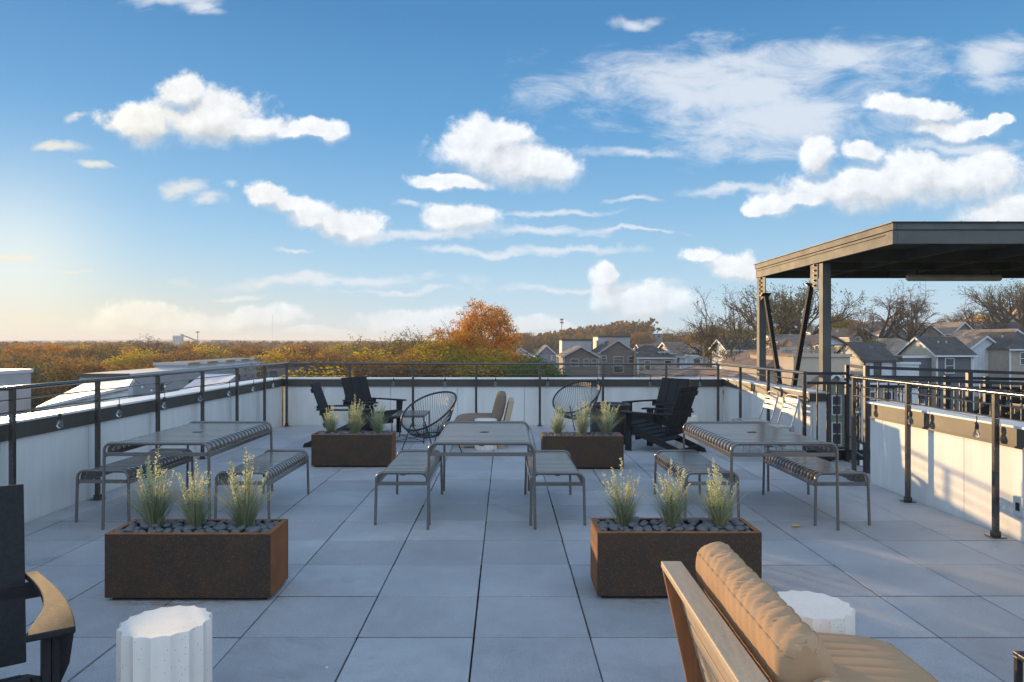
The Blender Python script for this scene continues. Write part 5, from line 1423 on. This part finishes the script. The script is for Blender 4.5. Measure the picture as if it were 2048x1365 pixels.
def put(kind, px, Y, ptop, label, wid=1.0, group=None, rz=None, cat='tree'):
    s0 = PROTO[kind]; h0 = max(v.co.z for v in (s0.children[0].children[0].data.vertices if s0.children[0].children else s0.children[0].data.vertices))
    h = hgt(px, Y, ptop); s = h/h0
    return dup(s0, P3(px, Y), _rn.uniform(0, 6.28) if rz is None else rz, label, scale=(s*wid, s*wid, s), group=group)
put('orange', 918, 86, 650, 'orange leaved lower tree tucked against the left of the big orange tree', 1.1)
put('yellow', 960, 80, 690, 'golden bush below the big orange tree at the railing', 1.5)
put('yellow', 872, 80, 690, 'yellow green low tree left of the golden bush', 1.3)
put('orange', 1005, 84, 690, 'low orange tree at the right foot of the big orange tree', 1.4)
put('orange', 820, 92, 692, 'small red orange tree in front of the broad bare mass', 0.8)
put('twiggy', 768, 104, 664, 'broad bare tree left of the centre mass', 1.25)
put('twiggy', 725, 98, 678, 'lower grey brown bare tree by the yellow topped tree', 1.3)
put('twiggy', 868, 108, 666, 'bare tree between the broad mass and the orange tree', 1.2)
put('yellow', 690, 120, 683, 'round golden topped tree in the wood left of centre', 1.2)
put('yellow', 566, 90, 692, 'orange and yellow topped round tree above the far left corner', 1.2)
put('yellow', 625, 62, 728, 'yellow leaved shrub seen through the far railing at the left', 1.4)
put('yellow', 700, 58, 742, 'small yellow shrub behind the far railing', 1.5)
put('bare', 1500, 100, 566, 'tall bare tree right behind the left canopy column', 0.9)
put('olive', 1478, 88, 640, 'yellowing low tree beside the pale mint house', 1.2)
put('olive', 1600, 112, 556, 'olive leaved tall tree behind the canopy braces', 1.0)
put('brown', 1425, 122, 655, 'low brown tree left of the tall bare tree', 1.2)
put('olive', 1530, 78, 690, 'green brown shrub in front of the cream house between the columns', 1.6)
put('yellow', 1672, 150, 622, 'golden green tree right of the thick canopy column', 1.0)
put('bare2', 1815, 122, 560, 'twisted bare tree, right of two behind the right hand roofs', 1.0)
put('bare2', 1945, 150, 595, 'rounded bare tree left of the ochre building', 1.1)
put('olive', 2010, 165, 560, 'tall thin leaved tree above the ochre building', 1.1)
put('olive', 2050, 150, 550, 'dark leaved tree cut off by the right edge', 1.0)
put('twiggy', 1900, 170, 625, 'low bare shrub row behind the dark gables', 1.2)
put('green', 1745, 100, 672, 'ivy covered stump tree below the twisted bare tree', 0.8)
put('green', 1310, 92, 728, 'dark green shrub in front of the hip roofed house', 1.2)
put('green', 1095, 78, 722, 'lower green tree in front of the grey blue house', 1.1)
put('bare', 1235, 190, 645, 'bare branched tree above the tall brown house, left one', 1.3)
put('bare2', 1265, 200, 643, 'bare branched tree above the tall brown house, right one', 1.2)
put('twiggy', 1360, 170, 652, 'fine twigged tree behind the brown roofed house', 1.3)
put('brown', 1395, 150, 662, 'brown tree behind the pale blue gable', 1.2)
put('bare2', 268, 150, 668, 'bare crowned tree on the left skyline, left one', 1.6)
put('bare2', 318, 155, 668, 'bare crowned tree on the left skyline, right one', 1.6)
# the rise in the middle distance
for k in range(26):
    px = _rn.uniform(1035, 1345); Y = _rn.uniform(240, 330)
    kd = _rn.choice(['brown', 'olive', 'yellow', 'twiggy', 'olive', 'brown'])
    put(kd, px, Y, _rn.uniform(662, 674), {'brown': 'russet tree on the wooded rise behind the middle houses', 'olive': 'olive tree on the wooded rise behind the middle houses', 'yellow': 'yellowing tree on the wooded rise behind the middle houses', 'twiggy': 'grey bare tree on the wooded rise behind the middle houses'}[kd], 1.4, {'brown': 'russet', 'olive': 'olive', 'yellow': 'yellowing', 'twiggy': 'grey bare'}[kd]+' trees on the middle rise')
for k in range(22):
    px = _rn.uniform(1380, 2040); Y = _rn.uniform(175, 260)
    kd = _rn.choice(['brown', 'olive', 'twiggy', 'olive'])
    put(kd, px, Y, _rn.uniform(648, 664), {'brown': 'low russet tree on the slope behind the right hand houses', 'olive': 'low olive tree on the slope behind the right hand houses', 'twiggy': 'low bare tree on the slope behind the right hand houses'}[kd], 1.5, {'brown': 'russet', 'olive': 'olive', 'twiggy': 'bare'}[kd]+' trees on the right hand slope')
# the wood on the left
lab = {'brown': ('russet', 'russet tree in the autumn wood at the left'), 'olive': ('olive', 'olive tree in the autumn wood at the left'), 'yellow': ('golden', 'golden tree in the autumn wood at the left'),
       'twiggy': ('bare', 'grey bare tree in the autumn wood at the left'), 'orange': ('orange', 'orange tree in the autumn wood at the left'), 'green': ('green', 'green tree in the autumn wood at the left')}
cells = [(Y, n) for Y, n in ((78, 13), (92, 15), (108, 17), (128, 19), (152, 21), (182, 23), (220, 24), (265, 24))]
for Y0, n in cells:
    for k in range(n):
        px = -60+(k+_rn.uniform(0.1, 0.9))*(960.0/n); Y = Y0*_rn.uniform(0.93, 1.07)
        if 290 < px < 580 and Y < 88: continue
        top = _rn.uniform(684, 700) if Y0 > 120 else _rn.uniform(692, 716)
        if px < 290 and Y < 100: top += 8
        kd = _rn.choice(['brown', 'brown', 'olive', 'yellow', 'twiggy', 'orange', 'brown', 'twiggy'] if px < 600 else ['brown', 'twiggy', 'brown', 'twiggy', 'olive', 'yellow'])
        zone = 'at the left edge' if px < 130 else 'above the white roofed hall' if px < 340 else 'below the silos' if px < 480 else 'above the far left corner' if px < 650 else 'left of the middle'
        row = 'in the front rows' if Y < 100 else 'in the middle rows' if Y < 165 else 'in the back rows'
        txt = '%s tree %s of the autumn wood, %s' % (lab[kd][0], row, zone)
        put(kd, px, Y, top, txt, _rn.uniform(1.15, 1.5), txt.replace(' tree ', ' trees '))
# the far wood: one mass of small crowns
def far_wood():
    rnd = random.Random(9); mb = MB()
    for k in range(1500):
        Y = 290*math.exp(rnd.random()*1.75); px = rnd.uniform(-120, 1300); x = at(px, Y)
        g = gz(x, Y); h = rnd.uniform(7.5, 11.5); h = min(h, max(5.0, zt(682.5, Y)-g+rnd.uniform(-1.5, 0.8))) if px < 1000 else h
        rr = rnd.uniform(3.5, 6.0)
        for q in range(34):
            a = rnd.uniform(0, 2*PI); e = rnd.uniform(-0.2, 1); c = math.sqrt(max(0, 1-e*e))*rr*rnd.uniform(.7, 1)
            o = Vector((x+math.cos(a)*c, Y+math.sin(a)*c, g+h*0.55+e*h*0.45))
            nn = Vector((rnd.uniform(-1, 1), rnd.uniform(-1, 1), rnd.uniform(-.3, 1))).normalized(); aa = nn.orthogonal().normalized(); bb_ = nn.cross(aa); z = rnd.uniform(0.6, 1.5)
            mb.add([o-aa*z, o+bb_*z*.7, o+aa*z, o-bb_*z*.7], [(0, 1, 2, 3)])
    o = mb.build('far_wood', leaf_mat('far_wood_leaves', [(0.10, 0.07, 0.035), (0.22, 0.13, 0.05), (0.30, 0.17, 0.055), (0.18, 0.15, 0.05)], 0.3, 0.1, 0.02), None, recalc=False)
    o['kind'] = 'stuff'; tag(o, 'far off autumn wood reaching to the horizon', 'wood')
far_wood()

# ================================================================== air
def haze():
    m, t = new_mat('haze_air')
    v = t.node('ShaderNodeVolumePrincipled'); v.inputs['Color'].default_value = (0.92, 0.93, 0.95, 1)
    v.inputs['Density'].default_value = HAZE; v.inputs['Anisotropy'].default_value = 0.15
    o = t.node('ShaderNodeOutputMaterial'); t.link(v.outputs[0], o.inputs['Volume'])
    M['haze'] = m
    h = MB().box(-7200, 7200, -650, 8200, -30, 26).build('haze', 'haze'); h['kind'] = 'stuff'
    tag(h, 'thin golden evening air between the viewer and the horizon', 'haze')
HAZE = 0.00034
if HAZE: haze()
